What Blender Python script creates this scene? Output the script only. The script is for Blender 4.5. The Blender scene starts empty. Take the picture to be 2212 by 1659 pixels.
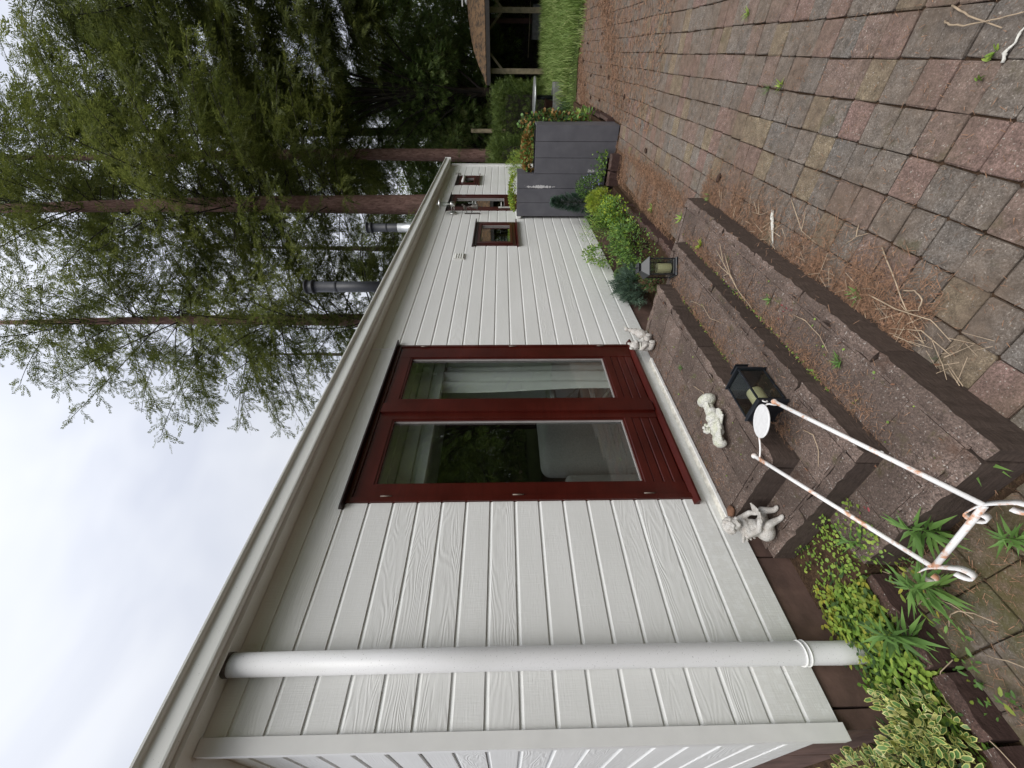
import bpy, math, random
import numpy as np
from mathutils import Vector, Matrix

random.seed(7); RNG = np.random.default_rng(7)
SC = bpy.context.scene
COL = SC.collection
EZ = 1.591                      # eye height above the patio
R = math.radians

# ------------------------------------------------------------------ camera
AZ, PI_, RO, FPX = 0.6965797, -0.0205843, -0.0066121, 864.0973
def cam_axes():
    F = np.array([math.cos(PI_)*math.cos(AZ), math.cos(PI_)*math.sin(AZ), math.sin(PI_)])
    R0 = np.array([math.sin(AZ), -math.cos(AZ), 0.0]); U0 = np.cross(R0, F)
    return F, math.cos(RO)*R0+math.sin(RO)*U0, -math.sin(RO)*R0+math.cos(RO)*U0
Fv, Rv, Uv = cam_axes()
cam = bpy.data.objects.new('camera', bpy.data.cameras.new('camera')); COL.objects.link(cam)
cx, cy, cz = -Uv, Rv, -Fv       # the photograph was taken with the phone turned on its side
cam.matrix_world = Matrix(((cx[0], cy[0], cz[0], 0), (cx[1], cy[1], cz[1], 0), (cx[2], cy[2], cz[2], EZ), (0, 0, 0, 1)))
cam.data.sensor_width = 36; cam.data.lens = 36*FPX/2212
cam.data.clip_start = 0.02; cam.data.clip_end = 500
SC.camera = cam

# ------------------------------------------------------------------ world (overcast) and sun
W = bpy.data.worlds.new('World'); SC.world = W; W.use_nodes = True
wt = W.node_tree; wt.nodes.clear()
wo = wt.nodes.new('ShaderNodeOutputWorld'); bg = wt.nodes.new('ShaderNodeBackground')
sky = wt.nodes.new('ShaderNodeTexSky'); sky.sky_type = 'NISHITA'; sky.sun_disc = False
SUN_EL, SUN_AZ = R(58), R(-128)  # direction the light comes from, az measured from +X
sky.sun_elevation = SUN_EL; sky.sun_rotation = R(90)-SUN_AZ
tc = wt.nodes.new('ShaderNodeTexCoord'); mp = wt.nodes.new('ShaderNodeMapping')
mp.inputs['Scale'].default_value = (1.0, 1.0, 2.2)
nz = wt.nodes.new('ShaderNodeTexNoise'); nz.inputs['Scale'].default_value = 2.1; nz.inputs['Detail'].default_value = 3.5
nz.inputs['Roughness'].default_value = 0.5; nz.inputs['Distortion'].default_value = 0.5
rp = wt.nodes.new('ShaderNodeValToRGB')
rp.color_ramp.elements[0].position = 0.36; rp.color_ramp.elements[0].color = (3.75, 3.95, 4.5, 1)
rp.color_ramp.elements[1].position = 0.60; rp.color_ramp.elements[1].color = (4.65, 4.8, 5.15, 1)
mxw = wt.nodes.new('ShaderNodeMixRGB'); mxw.inputs[0].default_value = 0.96
wt.links.new(tc.outputs['Generated'], mp.inputs[0]); wt.links.new(mp.outputs[0], nz.inputs[0])
wt.links.new(nz.outputs[0], rp.inputs[0]); wt.links.new(sky.outputs[0], mxw.inputs[1]); wt.links.new(rp.outputs[0], mxw.inputs[2])
sx = wt.nodes.new('ShaderNodeSeparateXYZ'); wt.links.new(tc.outputs['Generated'], sx.inputs[0])
mr = wt.nodes.new('ShaderNodeMapRange'); mr.inputs[1].default_value = .45; mr.inputs[2].default_value = 1.0; mr.inputs[3].default_value = 1.0; mr.inputs[4].default_value = 1.5
wt.links.new(sx.outputs[2], mr.inputs[0])
ml = wt.nodes.new('ShaderNodeVectorMath'); ml.operation = 'SCALE'; wt.links.new(mxw.outputs[0], ml.inputs[0]); wt.links.new(mr.outputs[0], ml.inputs[3])
wt.links.new(ml.outputs[0], bg.inputs[0]); wt.links.new(bg.outputs[0], wo.inputs[0])
bg.inputs[1].default_value = 0.10
sun = bpy.data.objects.new('sun', bpy.data.lights.new('sun', 'SUN')); COL.objects.link(sun)
sun.data.energy = 1.5; sun.data.angle = R(40); sun.data.color = (1.0, 0.97, 0.93)
sd = Vector((math.cos(SUN_EL)*math.cos(SUN_AZ), math.cos(SUN_EL)*math.sin(SUN_AZ), math.sin(SUN_EL)))
sun.rotation_euler = sd.to_track_quat('Z', 'Y').to_euler()
SC.view_settings.view_transform = 'Standard'; SC.view_settings.look = 'None'
SC.view_settings.exposure = 0.80; SC.view_settings.gamma = 1; SC.view_settings.use_curve_mapping = False

# ------------------------------------------------------------------ material helpers
class NT:
    def __init__(s, name):
        s.m = bpy.data.materials.new(name); s.m.use_nodes = True; s.t = s.m.node_tree; s.t.nodes.clear()
        s.out = s.n('ShaderNodeOutputMaterial'); s._o = None
    def n(s, typ, **kw):
        x = s.t.nodes.new(typ)
        for k, v in kw.items():
            if k in ('operation', 'blend_type', 'noise_dimensions', 'feature', 'wave_type', 'bands_direction', 'distance', 'data_type', 'attribute_name', 'invert'): setattr(x, k, v)
            else: s.set(x, k, v)
        return x
    def set(s, x, k, v):
        i = x.inputs[int(k[1:]) if k[0] == 'i' and k[1:].isdigit() else k.replace('_', ' ')]
        if hasattr(v, 'links') or hasattr(v, 'is_linked'): s.t.links.new(v, i)
        else: i.default_value = v
    def obj(s):
        if s._o is None: s._o = s.n('ShaderNodeTexCoord').outputs['Object']
        return s._o
    def pos(s): return s.n('ShaderNodeNewGeometry').outputs['Position']
    def mapping(s, vec, scale=(1, 1, 1), loc=(0, 0, 0)):
        x = s.n('ShaderNodeMapping'); s.t.links.new(vec, x.inputs[0]); x.inputs['Scale'].default_value = scale
        if hasattr(loc, 'is_linked'): s.t.links.new(loc, x.inputs['Location'])
        else: x.inputs['Location'].default_value = loc
        return x.outputs[0]
    def noise(s, vec, scale, detail=3, rough=.55, dist=0):
        x = s.n('ShaderNodeTexNoise', Scale=scale, Detail=detail, Roughness=rough, Distortion=dist); s.t.links.new(vec, x.inputs['Vector']); return x.outputs[0]
    def ramp(s, fac, stops):
        x = s.n('ShaderNodeValToRGB'); e = x.color_ramp.elements
        while len(e) < len(stops): e.new(0.5)
        for k, (p, c) in zip(e, stops):
            k.position = p; k.color = (c, c, c, 1) if not hasattr(c, '__len__') else (*c[:3], 1)
        s.t.links.new(fac, x.inputs[0]); return x.outputs[0]
    def mix(s, fac, a, b, bt='MIX'):
        x = s.n('ShaderNodeMixRGB'); x.blend_type = bt
        for i, v in enumerate((fac, a, b)):
            if hasattr(v, 'is_linked'): s.t.links.new(v, x.inputs[i])
            else: x.inputs[i].default_value = v if i == 0 else ((*v[:3], 1) if hasattr(v, '__len__') else (v, v, v, 1))
        return x.outputs[0]
    def math(s, op, a, b=0.0, c=None):
        x = s.n('ShaderNodeMath'); x.operation = op
        for i, v in enumerate((a, b) if c is None else (a, b, c)):
            if hasattr(v, 'is_linked'): s.t.links.new(v, x.inputs[i])
            else: x.inputs[i].default_value = v
        return x.outputs[0]
    def bump(s, h, strength=.5, dist=.01, nrm=None):
        x = s.n('ShaderNodeBump', Strength=strength, Distance=dist); s.t.links.new(h, x.inputs['Height'])
        if nrm is not None: s.t.links.new(nrm, x.inputs['Normal'])
        return x.outputs[0]
    def bsdf(s, color, rough=.6, nrm=None, spec=.5, metal=0, **kw):
        x = s.n('ShaderNodeBsdfPrincipled')
        s.set(x, 'Base Color', color if hasattr(color, 'is_linked') else (*color[:3], 1))
        s.set(x, 'Roughness', rough); s.set(x, 'Specular IOR Level', spec); s.set(x, 'Metallic', metal)
        if nrm is not None: s.set(x, 'Normal', nrm)
        for k, v in kw.items(): s.set(x, k, v)
        s.t.links.new(x.outputs[0], s.out.inputs[0]); return s.m
    def rnd(s):
        a = s.n('ShaderNodeObjectInfo').outputs['Random']; b = s.n('ShaderNodeNewGeometry').outputs['Random Per Island']
        return s.math('FRACT', s.math('ADD', a, b))
    def up(s):
        x = s.n('ShaderNodeSeparateXYZ'); s.t.links.new(s.n('ShaderNodeNewGeometry').outputs['Normal'], x.inputs[0]); return x.outputs[2]

def simple(name, c, rough=.6, var=.12, scale=8, bump=0., bscale=60, spec=.5, metal=0):
    t = NT(name); v = t.noise(t.pos(), scale, 4)
    col = t.mix(t.ramp(v, [(.3, 0), (.7, 1)]), tuple(x*(1-var) for x in c), tuple(min(1, x*(1+var)) for x in c))
    n = t.bump(t.noise(t.pos(), bscale, 3), bump, .004) if bump else None
    return t.bsdf(col, rough, n, spec, metal)

def m_siding():
    t = NT('white_siding')
    r = t.n('ShaderNodeObjectInfo').outputs['Random']
    off = t.n('ShaderNodeCombineXYZ'); t.t.links.new(t.math('MULTIPLY', r, 37.0), off.inputs[0]); t.t.links.new(t.math('MULTIPLY', r, 11.0), off.inputs[2])
    p = t.mapping(t.pos(), (1, 1, 1), off.outputs[0])
    warp = t.noise(p, 2.2, 2)
    ring = t.noise(t.mapping(p, (1.2, 1, 9)), 1.0, 1.5, .4, .6)      # broad figure of the embossed grain
    lines = t.math('MULTIPLY_ADD', t.math('SINE', t.math('MULTIPLY', t.math('ADD', ring, t.math('MULTIPLY', warp, .35)), 120.0)), .32, .5)
    fib = t.noise(t.mapping(p, (14, 1, 150)), 1.0, 3)
    saw = t.noise(t.mapping(p, (130, 1, 9)), 1.0, 2)                 # cross-cut saw marks
    sel = t.ramp(t.math('FRACT', t.math('MULTIPLY', r, 7.3)), [(.35, 0), (.55, 1)])
    h = t.mix(sel, t.mix(.5, fib, saw), t.mix(.55, fib, lines))
    mask = t.ramp(t.noise(p, 3.0, 2), [(.35, .35), (.65, 1)])
    h = t.mix(mask, .5, h)
    n = t.bump(h, .8, .0036)
    dirt = t.ramp(t.noise(t.mapping(t.pos(), (.6, 1, 2.5)), 2.0, 4), [(.3, 0), (.8, 1)])
    c = t.mix(dirt, (.765, .77, .75), (.85, .855, .84))
    z = t.n('ShaderNodeSeparateXYZ'); t.t.links.new(t.pos(), z.inputs[0])
    algae = t.math('MULTIPLY', t.ramp(z.outputs[2], [(.0, 0), (1.0, 1)]) if False else t.math('MAXIMUM', t.math('MULTIPLY', t.math('SUBTRACT', z.outputs[2], 2.45), 3.0), 0.0), t.noise(t.pos(), 3, 3))
    c = t.mix(t.math('MINIMUM', algae, .3), c, (.56, .56, .38))
    splash = t.math('MULTIPLY', t.math('MAXIMUM', t.math('MULTIPLY', t.math('SUBTRACT', .62, z.outputs[2]), 2.2), 0.0), t.ramp(t.noise(t.pos(), 26, 4, .7), [(.42, 0), (.7, 1)]))
    c = t.mix(t.math('MINIMUM', splash, .12), c, (.36, .33, .25))                     # rain splash near the ground      # green growth under the eaves
    sp = t.ramp(t.noise(t.pos(), 160, 1), [(.24, 1), (.27, 0)])
    c = t.mix(t.math('MULTIPLY', sp, .25), c, (.3, .28, .22))
    return t.bsdf(c, .55, n, .35)
def m_trim():
    t = NT('painted_trim')
    v = t.noise(t.mapping(t.pos(), (.5, 2, 2)), 2, 4)
    c = t.mix(t.ramp(v, [(.3, 0), (.75, 1)]), (.74, .76, .72), (.83, .84, .81))
    sp = t.ramp(t.noise(t.pos(), 120, 2), [(.27, 1), (.31, 0)]); c = t.mix(t.math('MULTIPLY', sp, .5), c, (.22, .22, .16))
    return t.bsdf(c, .5, t.bump(t.noise(t.pos(), 300, 2), .15, .001), .4)
def m_pipe():
    t = NT('pipe_plastic')
    sp = t.ramp(t.noise(t.pos(), 210, 2, .6), [(.30, 1), (.335, 0)])
    a = t.ramp(t.noise(t.mapping(t.pos(), (3, 3, .8)), 2, 3), [(.45, 0), (.8, .5)])
    c = t.mix(a, (.77, .77, .775), (.60, .61, .56)); c = t.mix(t.math('MULTIPLY', sp, .7), c, (.25, .24, .22))
    return t.bsdf(c, .42, None, .5)
def m_red():
    t = NT('mahogany_stain')
    p = t.pos(); v = t.noise(t.mapping(p, (6, 6, 60)), 1, 3); w = t.noise(p, 3, 3)
    c = t.mix(t.ramp(w, [(.3, 0), (.7, 1)]), (.042, .0045, .0028), (.078, .010, .006))
    c = t.mix(t.ramp(v, [(.45, 0), (.8, .5)]), c, (.03, .003, .002))
    return t.bsdf(c, t.math('MULTIPLY_ADD', w, .2, .22), t.bump(v, .12, .001), .45)
def m_glass(name, tint=(.93, .96, .95), boost=3.6, lim=.85):
    t = NT(name); f = t.n('ShaderNodeFresnel', IOR=1.52)
    wob = t.bump(t.noise(t.pos(), 1.8, 1), .02, .02)
    k = t.math('MINIMUM', t.math('MULTIPLY', f.outputs[0], boost), lim)
    k = t.math('MULTIPLY', k, t.math('SUBTRACT', 1.0, t.n('ShaderNodeNewGeometry').outputs['Backfacing']))
    a = t.n('ShaderNodeBsdfTransparent'); a.inputs[0].default_value = (*tint, 1)
    g = t.n('ShaderNodeBsdfGlossy', Roughness=.015); g.inputs[0].default_value = (.95, .97, .96, 1); t.t.links.new(wob, g.inputs['Normal'])
    mx = t.n('ShaderNodeMixShader'); t.t.links.new(k, mx.inputs[0]); t.t.links.new(a.outputs[0], mx.inputs[1]); t.t.links.new(g.outputs[0], mx.inputs[2])
    t.t.links.new(mx.outputs[0], t.out.inputs[0]); return t.m
def m_paver():
    t = NT('paver_concrete'); r = t.rnd(); p = t.pos()
    base = t.ramp(r, [(0, (.185, .172, .16)), (.2, (.205, .150, .137)), (.38, (.150, .148, .145)), (.55, (.225, .188, .130)), (.66, (.215, .142, .132)), (.80, (.170, .158, .148)), (1, (.195, .165, .14))])
    for x in t.t.nodes:
        if x.type == 'VALTORGB' and len(x.color_ramp.elements) == 7: x.color_ramp.interpolation = 'CONSTANT'
    g = t.noise(p, 150, 4, .75); base = t.mix(1.0, base, t.ramp(g, [(.34, .40), (.5, 1.0), (.66, 2.0)]), 'MULTIPLY')
    st = t.noise(p, 120, 1.5, .5); base = t.mix(t.ramp(st, [(.67, 0), (.71, 1)]), base, (.55, .52, .48))
    lg = t.noise(p, 2.4, 4, .6); base = t.mix(t.ramp(lg, [(.34, .88), (.74, .12)]), base, (.140, .106, .082))
    wn = t.noise(p, 21, 4, .65); base = t.mix(1.0, base, t.ramp(wn, [(.3, .66), (.7, 1.26)]), 'MULTIPLY'); base = t.mix(1.0, base, (1.03, 1.0, .955), 'MULTIPLY')
    ms = t.ramp(t.noise(p, 5.5, 4, .65), [(.60, 0), (.72, .55)]); base = t.mix(ms, base, (.085, .075, .035))
    x = t.n('ShaderNodeSeparateXYZ'); t.t.links.new(p, x.inputs[0])
    far = t.math('MINIMUM', t.math('MAXIMUM', t.math('MULTIPLY', t.math('SUBTRACT', x.outputs[0], 3.0), .16), 0), .8)
    nd = t.ramp(t.noise(t.mapping(p, (.55, 1.5, 1)), 3.2, 5, .7), [(.42, 0), (.60, 1)])
    base = t.mix(t.math('MULTIPLY', nd, far), base, (.19, .125, .085))                      # shed needles ground into the far paving
    moss = t.math('MINIMUM', t.math('MAXIMUM', t.math('MULTIPLY', t.math('SUBTRACT', .95, x.outputs[0]), 2.0), 0), .75)
    base = t.mix(t.math('MULTIPLY', moss, t.ramp(t.noise(p, 4, 4, .7), [(.38, 0), (.56, 1)])), base, (.075, .068, .018))
    n = t.bump(g, .8, .004)
    return t.bsdf(base, .85, n, .25)
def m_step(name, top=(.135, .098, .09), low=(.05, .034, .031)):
    t = NT(name); p = t.pos(); r = t.rnd()
    lg = t.noise(p, 7, 4, .6); g = t.noise(p, 135, 4, .75)
    c = t.mix(t.ramp(lg, [(.3, 0), (.7, 1)]), tuple(x*.72 for x in top), tuple(x*1.2 for x in top))
    c = t.mix(1.0, c, t.ramp(g, [(.34, .42), (.5, 1), (.66, 1.9)]), 'MULTIPLY')
    c = t.mix(t.ramp(t.noise(p, 60, 3, .7), [(.30, .75), (.42, 0)]), c, (.035, .026, .022))
    st = t.ramp(t.noise(p, 105, 1.2, .5), [(.665, 0), (.71, 1)]); c = t.mix(t.math('MULTIPLY', st, .8), c, (.48, .44, .40))
    c = t.mix(t.ramp(t.noise(p, 5, 4, .7), [(.60, 0), (.72, .8)]), c, (.085, .045, .028))
    c = t.mix(t.ramp(t.noise(p, 9, 3, .7), [(.60, 0), (.70, .6)]), c, (.09, .08, .03))
    c = t.mix(t.ramp(t.noise(p, 2.6, 4, .7), [(.40, .55), (.60, 0)]), c, (.075, .055, .045))
    face = t.noise(t.mapping(p, (25, 25, 160)), 1, 3)
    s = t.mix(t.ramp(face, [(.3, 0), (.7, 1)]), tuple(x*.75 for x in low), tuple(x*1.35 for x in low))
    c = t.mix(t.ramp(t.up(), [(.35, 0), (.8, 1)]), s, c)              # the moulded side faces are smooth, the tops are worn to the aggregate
    c = t.mix(1.0, c, t.ramp(r, [(0, .82), (1, 1.15)]), 'MULTIPLY')
    return t.bsdf(c, .8, t.bump(t.mix(.5, g, t.noise(p, 45, 3)), .9, .006), .25)
def m_soil():
    t = NT('soil'); p = t.pos(); a = t.noise(p, 14, 5, .7); b = t.noise(p, 90, 3, .7)
    c = t.mix(t.ramp(a, [(.3, 0), (.7, 1)]), (.030, .020, .014), (.085, .052, .032)); c = t.mix(t.ramp(b, [(.5, 0), (.75, .7)]), c, (.16, .10, .06))
    return t.bsdf(c, .95, t.bump(t.mix(.5, a, b), 1.0, .02), .1)
def m_lawn():
    t = NT('lawn_turf'); p = t.pos(); a = t.noise(p, 3, 5, .7); b = t.noise(p, 60, 3, .7)
    c = t.mix(t.ramp(a, [(.3, 0), (.7, 1)]), (.035, .055, .015), (.075, .10, .028)); c = t.mix(t.ramp(b, [(.5, 0), (.8, .5)]), c, (.12, .12, .05))
    return t.bsdf(c, .95, t.bump(b, 1.0, .02), .1)
def m_leaf(name, a, b, c3=None, trans=.35, rough=.5, ns=1.0, spec=.35):
    t = NT(name); r = t.n('ShaderNodeNewGeometry').outputs['Random Per Island']
    v = t.ramp(t.noise(t.pos(), ns, 3, .6), [(.32, 0), (.68, 1)])
    f = t.math('ADD', t.math('MULTIPLY', r, .5), t.math('MULTIPLY', v, .5))
    c = t.ramp(f, [(.12, a), (.55, b), (.95, c3 or b)])
    d = t.n('ShaderNodeBsdfPrincipled'); t.set(d, 'Base Color', c); t.set(d, 'Roughness', rough); t.set(d, 'Specular IOR Level', spec)
    tr = t.n('ShaderNodeBsdfTranslucent'); t.t.links.new(c, tr.inputs[0])
    mx = t.n('ShaderNodeMixShader'); mx.inputs[0].default_value = trans
    t.t.links.new(d.outputs[0], mx.inputs[1]); t.t.links.new(tr.outputs[0], mx.inputs[2]); t.t.links.new(mx.outputs[0], t.out.inputs[0])
    return t.m
def m_bark(name, a, b):
    t = NT(name); p = t.mapping(t.pos(), (9, 9, 2.2)); v = t.noise(p, 2.2, 5, .7, .6); w = t.noise(t.pos(), 1.1, 3)
    c = t.mix(t.ramp(v, [(.35, 0), (.65, 1)]), a, b); c = t.mix(t.ramp(w, [(.5, 0), (.8, .4)]), c, (.07, .07, .05))
    return t.bsdf(c, .9, t.bump(v, 1.0, .03), .15)
def m_planter():
    t = NT('grey_plank_paint'); p = t.pos()
    c = t.mix(t.ramp(t.noise(t.mapping(p, (1, 1, 1)), 6, 4), [(.3, 0), (.7, 1)]), (.095, .094, .108), (.125, .123, .138))
    x = t.n('ShaderNodeSeparateXYZ'); t.t.links.new(p, x.inputs[0])
    d1 = t.math('ABSOLUTE', t.math('SUBTRACT', x.outputs[1], 1.545)); k1 = t.math('MAXIMUM', t.math('SUBTRACT', 1.0, t.math('MULTIPLY', d1, 22.0)), 0.0)
    zz = t.math('ABSOLUTE', t.math('SUBTRACT', x.outputs[2], 1.05)); k2 = t.math('MAXIMUM', t.math('SUBTRACT', 1.0, t.math('MULTIPLY', zz, 2.6)), 0.0)
    ny = t.noise(t.mapping(p, (1, 14, 22)), 1.6, 4, .7)
    fl = t.ramp(t.math('ADD', t.math('MULTIPLY', t.math('MULTIPLY', k1, k2), .42), t.math('MULTIPLY', ny, .75)), [(.60, 0), (.63, 1)])
    d3 = t.math('MAXIMUM', t.math('SUBTRACT', 1.0, t.math('MULTIPLY', t.math('ABSOLUTE', t.math('SUBTRACT', x.outputs[1], 1.34)), 14.0)), 0.0)
    k4 = t.math('MAXIMUM', t.math('SUBTRACT', 1.0, t.math('MULTIPLY', t.math('ABSOLUTE', t.math('SUBTRACT', x.outputs[2], .30)), 5.0)), 0.0)
    fl2 = t.ramp(t.math('ADD', t.math('MULTIPLY', t.math('MULTIPLY', d3, k4), .35), t.math('MULTIPLY', ny, .75)), [(.62, 0), (.66, .8)])
    sp = t.ramp(t.noise(p, 38, 4, .7), [(.70, 0), (.73, .35)])
    c = t.mix(t.math('MAXIMUM', t.math('MAXIMUM', fl, fl2), sp), c, (.55, .54, .54))        # flaked paint
    return t.bsdf(c, .6, t.bump(t.noise(t.mapping(p, (10, 60, 5)), 1, 3), .25, .002), .35)
def m_statue(name, c0, c1, sc=60):
    t = NT(name); p = t.pos(); g = t.noise(p, sc*3, 3, .65); l = t.noise(p, sc*.35, 3, .6)
    c = t.mix(t.ramp(l, [(.4, 0), (.72, 1)]), c0, c1); c = t.mix(1, c, t.ramp(g, [(.3, .45), (.48, 1), (.7, 1.15)]), 'MULTIPLY')
    return t.bsdf(c, .85, t.bump(g, .7, .003), .2)
def m_rusty(name='rusty_white_paint'):
    t = NT(name); p = t.pos(); v = t.noise(t.mapping(p, (8, 8, 8)), 2.2, 5, .65)
    c = t.mix(t.ramp(v, [(.53, 0), (.63, 1)]), (.80, .79, .78), (.62, .33, .20)); s = t.ramp(t.noise(p, 220, 2), [(.68, 0), (.72, .9)])
    c = t.mix(s, c, (.30, .09, .04)); return t.bsdf(c, .42, t.bump(v, .2, .002), .45)
def m_roofthatch():
    t = NT('needle_covered_roof'); p = t.pos(); v = t.noise(p, 7, 5, .7); b = t.noise(p, 40, 3, .7)
    c = t.mix(t.ramp(v, [(.38, 0), (.58, 1)]), (.06, .05, .042), (.21, .13, .075)); c = t.mix(t.ramp(b, [(.5, 0), (.75, .6)]), c, (.30, .21, .13))
    return t.bsdf(c, .95, t.bump(v, 1, .04), .1)

M = dict(
 siding=m_siding(), trim=m_trim(), pipe=m_pipe(), red=m_red(), glass=m_glass('window_glass'), lglass=m_glass('lantern_glass', (.80, .82, .80), 1.2, .5),
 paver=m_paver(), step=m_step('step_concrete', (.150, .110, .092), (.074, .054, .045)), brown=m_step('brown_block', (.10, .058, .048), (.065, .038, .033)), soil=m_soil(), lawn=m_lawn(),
 planter=m_planter(), white=simple('white_paint', (.78, .78, .76), .45, .05), flash=simple('weathered_flashing', (.60, .58, .52), .6, .3, 30, .4, 90),
 lintel=simple('dark_weather_bar', (.018, .006, .005), .4, .3, 10), gasket=simple('glazing_bead', (.30, .28, .27), .4, .1), steel=simple('brushed_steel', (.55, .55, .53), .3, .1, 20, metal=1),
 brass=simple('aged_bronze', (.10, .09, .08), .5, .3, 40, .3, 90, metal=.4), chim=simple('dark_flue', (.020, .021, .026), .5, .25, 12), alu=simple('flue_collar', (.45, .46, .46), .35, .15, 20, metal=.7),
 black=simple('black_lantern_metal', (.012, .015, .020), .38, .3, 30), candle=simple('candle_wax', (.72, .66, .40), .5, .06, 20), statue=m_statue('weathered_stone', (.62, .61, .57), (.50, .51, .38)),
 statue2=m_statue('speckled_stone', (.56, .54, .51), (.42, .38, .34), 80), rust=m_rusty(), plate=simple('white_disc', (.80, .80, .80), .5, .06, 60, .4, 250), post=simple('timber_post', (.23, .19, .12), .8, .3, 9, .5, 40),
 redpost=simple('brown_post', (.085, .035, .025), .7, .25, 9), beam=simple('dark_beam', (.035, .030, .027), .8, .2, 9), thatch=m_roofthatch(),
 bark=m_bark('reddish_bark', (.12, .068, .056), (.30, .185, .155)), bark2=m_bark('dark_bark', (.03, .022, .018), (.085, .062, .05)), branch=simple('branch_wood', (.032, .025, .02), .9, .3, 3),
 twig=simple('dry_twig', (.38, .29, .20), .8, .3, 30), lichen=simple('lichen_twig', (.62, .60, .54), .9, .25, 90, .8, 120), needle=simple('fallen_needles', (.24, .135, .080), .9, .6, 60),
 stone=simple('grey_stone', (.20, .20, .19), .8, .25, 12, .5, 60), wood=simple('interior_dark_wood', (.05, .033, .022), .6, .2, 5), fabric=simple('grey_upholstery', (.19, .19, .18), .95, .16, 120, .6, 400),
 curtain=simple('curtain_cloth', (.75, .76, .73), .9, .03), iwall=simple('interior_wall', (.30, .29, .26), .8, .05), iceil=simple('ceiling_paint', (.78, .79, .76), .6, .03), roof=simple('roof_felt', (.08, .08, .08), .9, .2, 8),
 tile=simple('teal_cloth', (.10, .19, .20), .8, .1), rubber=simple('dark_gap', (.012, .011, .010), .9, .1), cone=simple('pine_cone', (.055, .03, .02), .9, .3, 60),
 fir=m_leaf('fir_needles', (.050, .066, .016), (.125, .148, .034), (.230, .250, .060), .48, .6, .55),
 fir2=m_leaf('dark_fir_needles', (.050, .068, .020), (.105, .130, .034), (.190, .215, .055), .45, .6, .5),
 bush=m_leaf('broad_leaves', (.045, .080, .020), (.105, .170, .038), (.220, .290, .070), .45, .5, .6),
 lime=m_leaf('lime_tree_leaves', (0.083, 0.133, 0.020), (0.167, 0.250, 0.033), (0.267, 0.367, 0.049), .4, .5, .6),
 hedge=m_leaf('hedge_leaves', (.040, .070, .016), (.105, .155, .032), (.200, .255, .060), .28, .6, 2),
 grass=m_leaf('long_grass', (0.113, 0.179, 0.038), (0.235, 0.339, 0.085), (0.490, 0.528, 0.226), .35, .6, 2),
 grn=m_leaf('weed_green', (0.080, 0.160, 0.036), (0.145, 0.275, 0.065), (0.246, 0.392, 0.102), .3, .5, 5), dgrn=m_leaf('dark_weed', (.022, .045, .014), (.050, .100, .030), (.09, .15, .045), .25, .5, 8),
 yel=m_leaf('yellow_green_leaves', (.10, .18, .03), (.25, .31, .05), (.55, .48, .08), .3, .5, 7), gold=m_leaf('golden_conifer', (0.174, 0.275, 0.029), (0.377, 0.493, 0.051), (0.667, 0.696, 0.072), .3, .5, 10),
 ygn=m_leaf('fresh_green', (0.116, 0.217, 0.036), (0.246, 0.377, 0.065), (0.435, 0.522, 0.102), .3, .5, 8), blue=m_leaf('blue_juniper', (.035, .065, .045), (.075, .125, .085), (.14, .20, .13), .2, .6, 12),
 spruce=m_leaf('dwarf_spruce', (0.026, 0.055, 0.036), (0.051, 0.102, 0.065), (0.087, 0.145, 0.087), .2, .6, 15), cream=m_leaf('cream_leaf_edge', (.50, .52, .14), (.70, .68, .25), (.84, .80, .44), .3, .5, 12),
 euo=m_leaf('euonymus_green', (0.065, 0.145, 0.043), (0.131, 0.246, 0.072), (0.203, 0.319, 0.102), .25, .4, 12), rustleaf=m_leaf('russet_leaves', (.11, .11, .03), (.30, .17, .05), (.52, .30, .10), .35, .5, 9),
 fern=m_leaf('fern_green', (0.087, 0.174, 0.043), (0.189, 0.304, 0.087), (0.290, 0.406, 0.131), .35, .5, 6), violet=simple('violet_petals', (.28, .26, .62), .6, .15), redl=simple('red_leaf', (.22, .02, .025), .5, .3, 20),
 hinge=simple('dull_hinge', (.22, .18, .15), .5, .2, 30, metal=.5),
 plinth=simple('plinth_slab_brown', (.125, .075, .060), .8, .35, 7, .5, 45),
 sill=simple('vent_plastic', (.74, .74, .70), .5, .04), moss=m_leaf('moss', (.06, .06, .015), (.12, .13, .03), (.2, .2, .05), .1, .9, 20), litter=simple('dead_leaf', (.17, .085, .05), .9, .4, 30),
)

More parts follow.
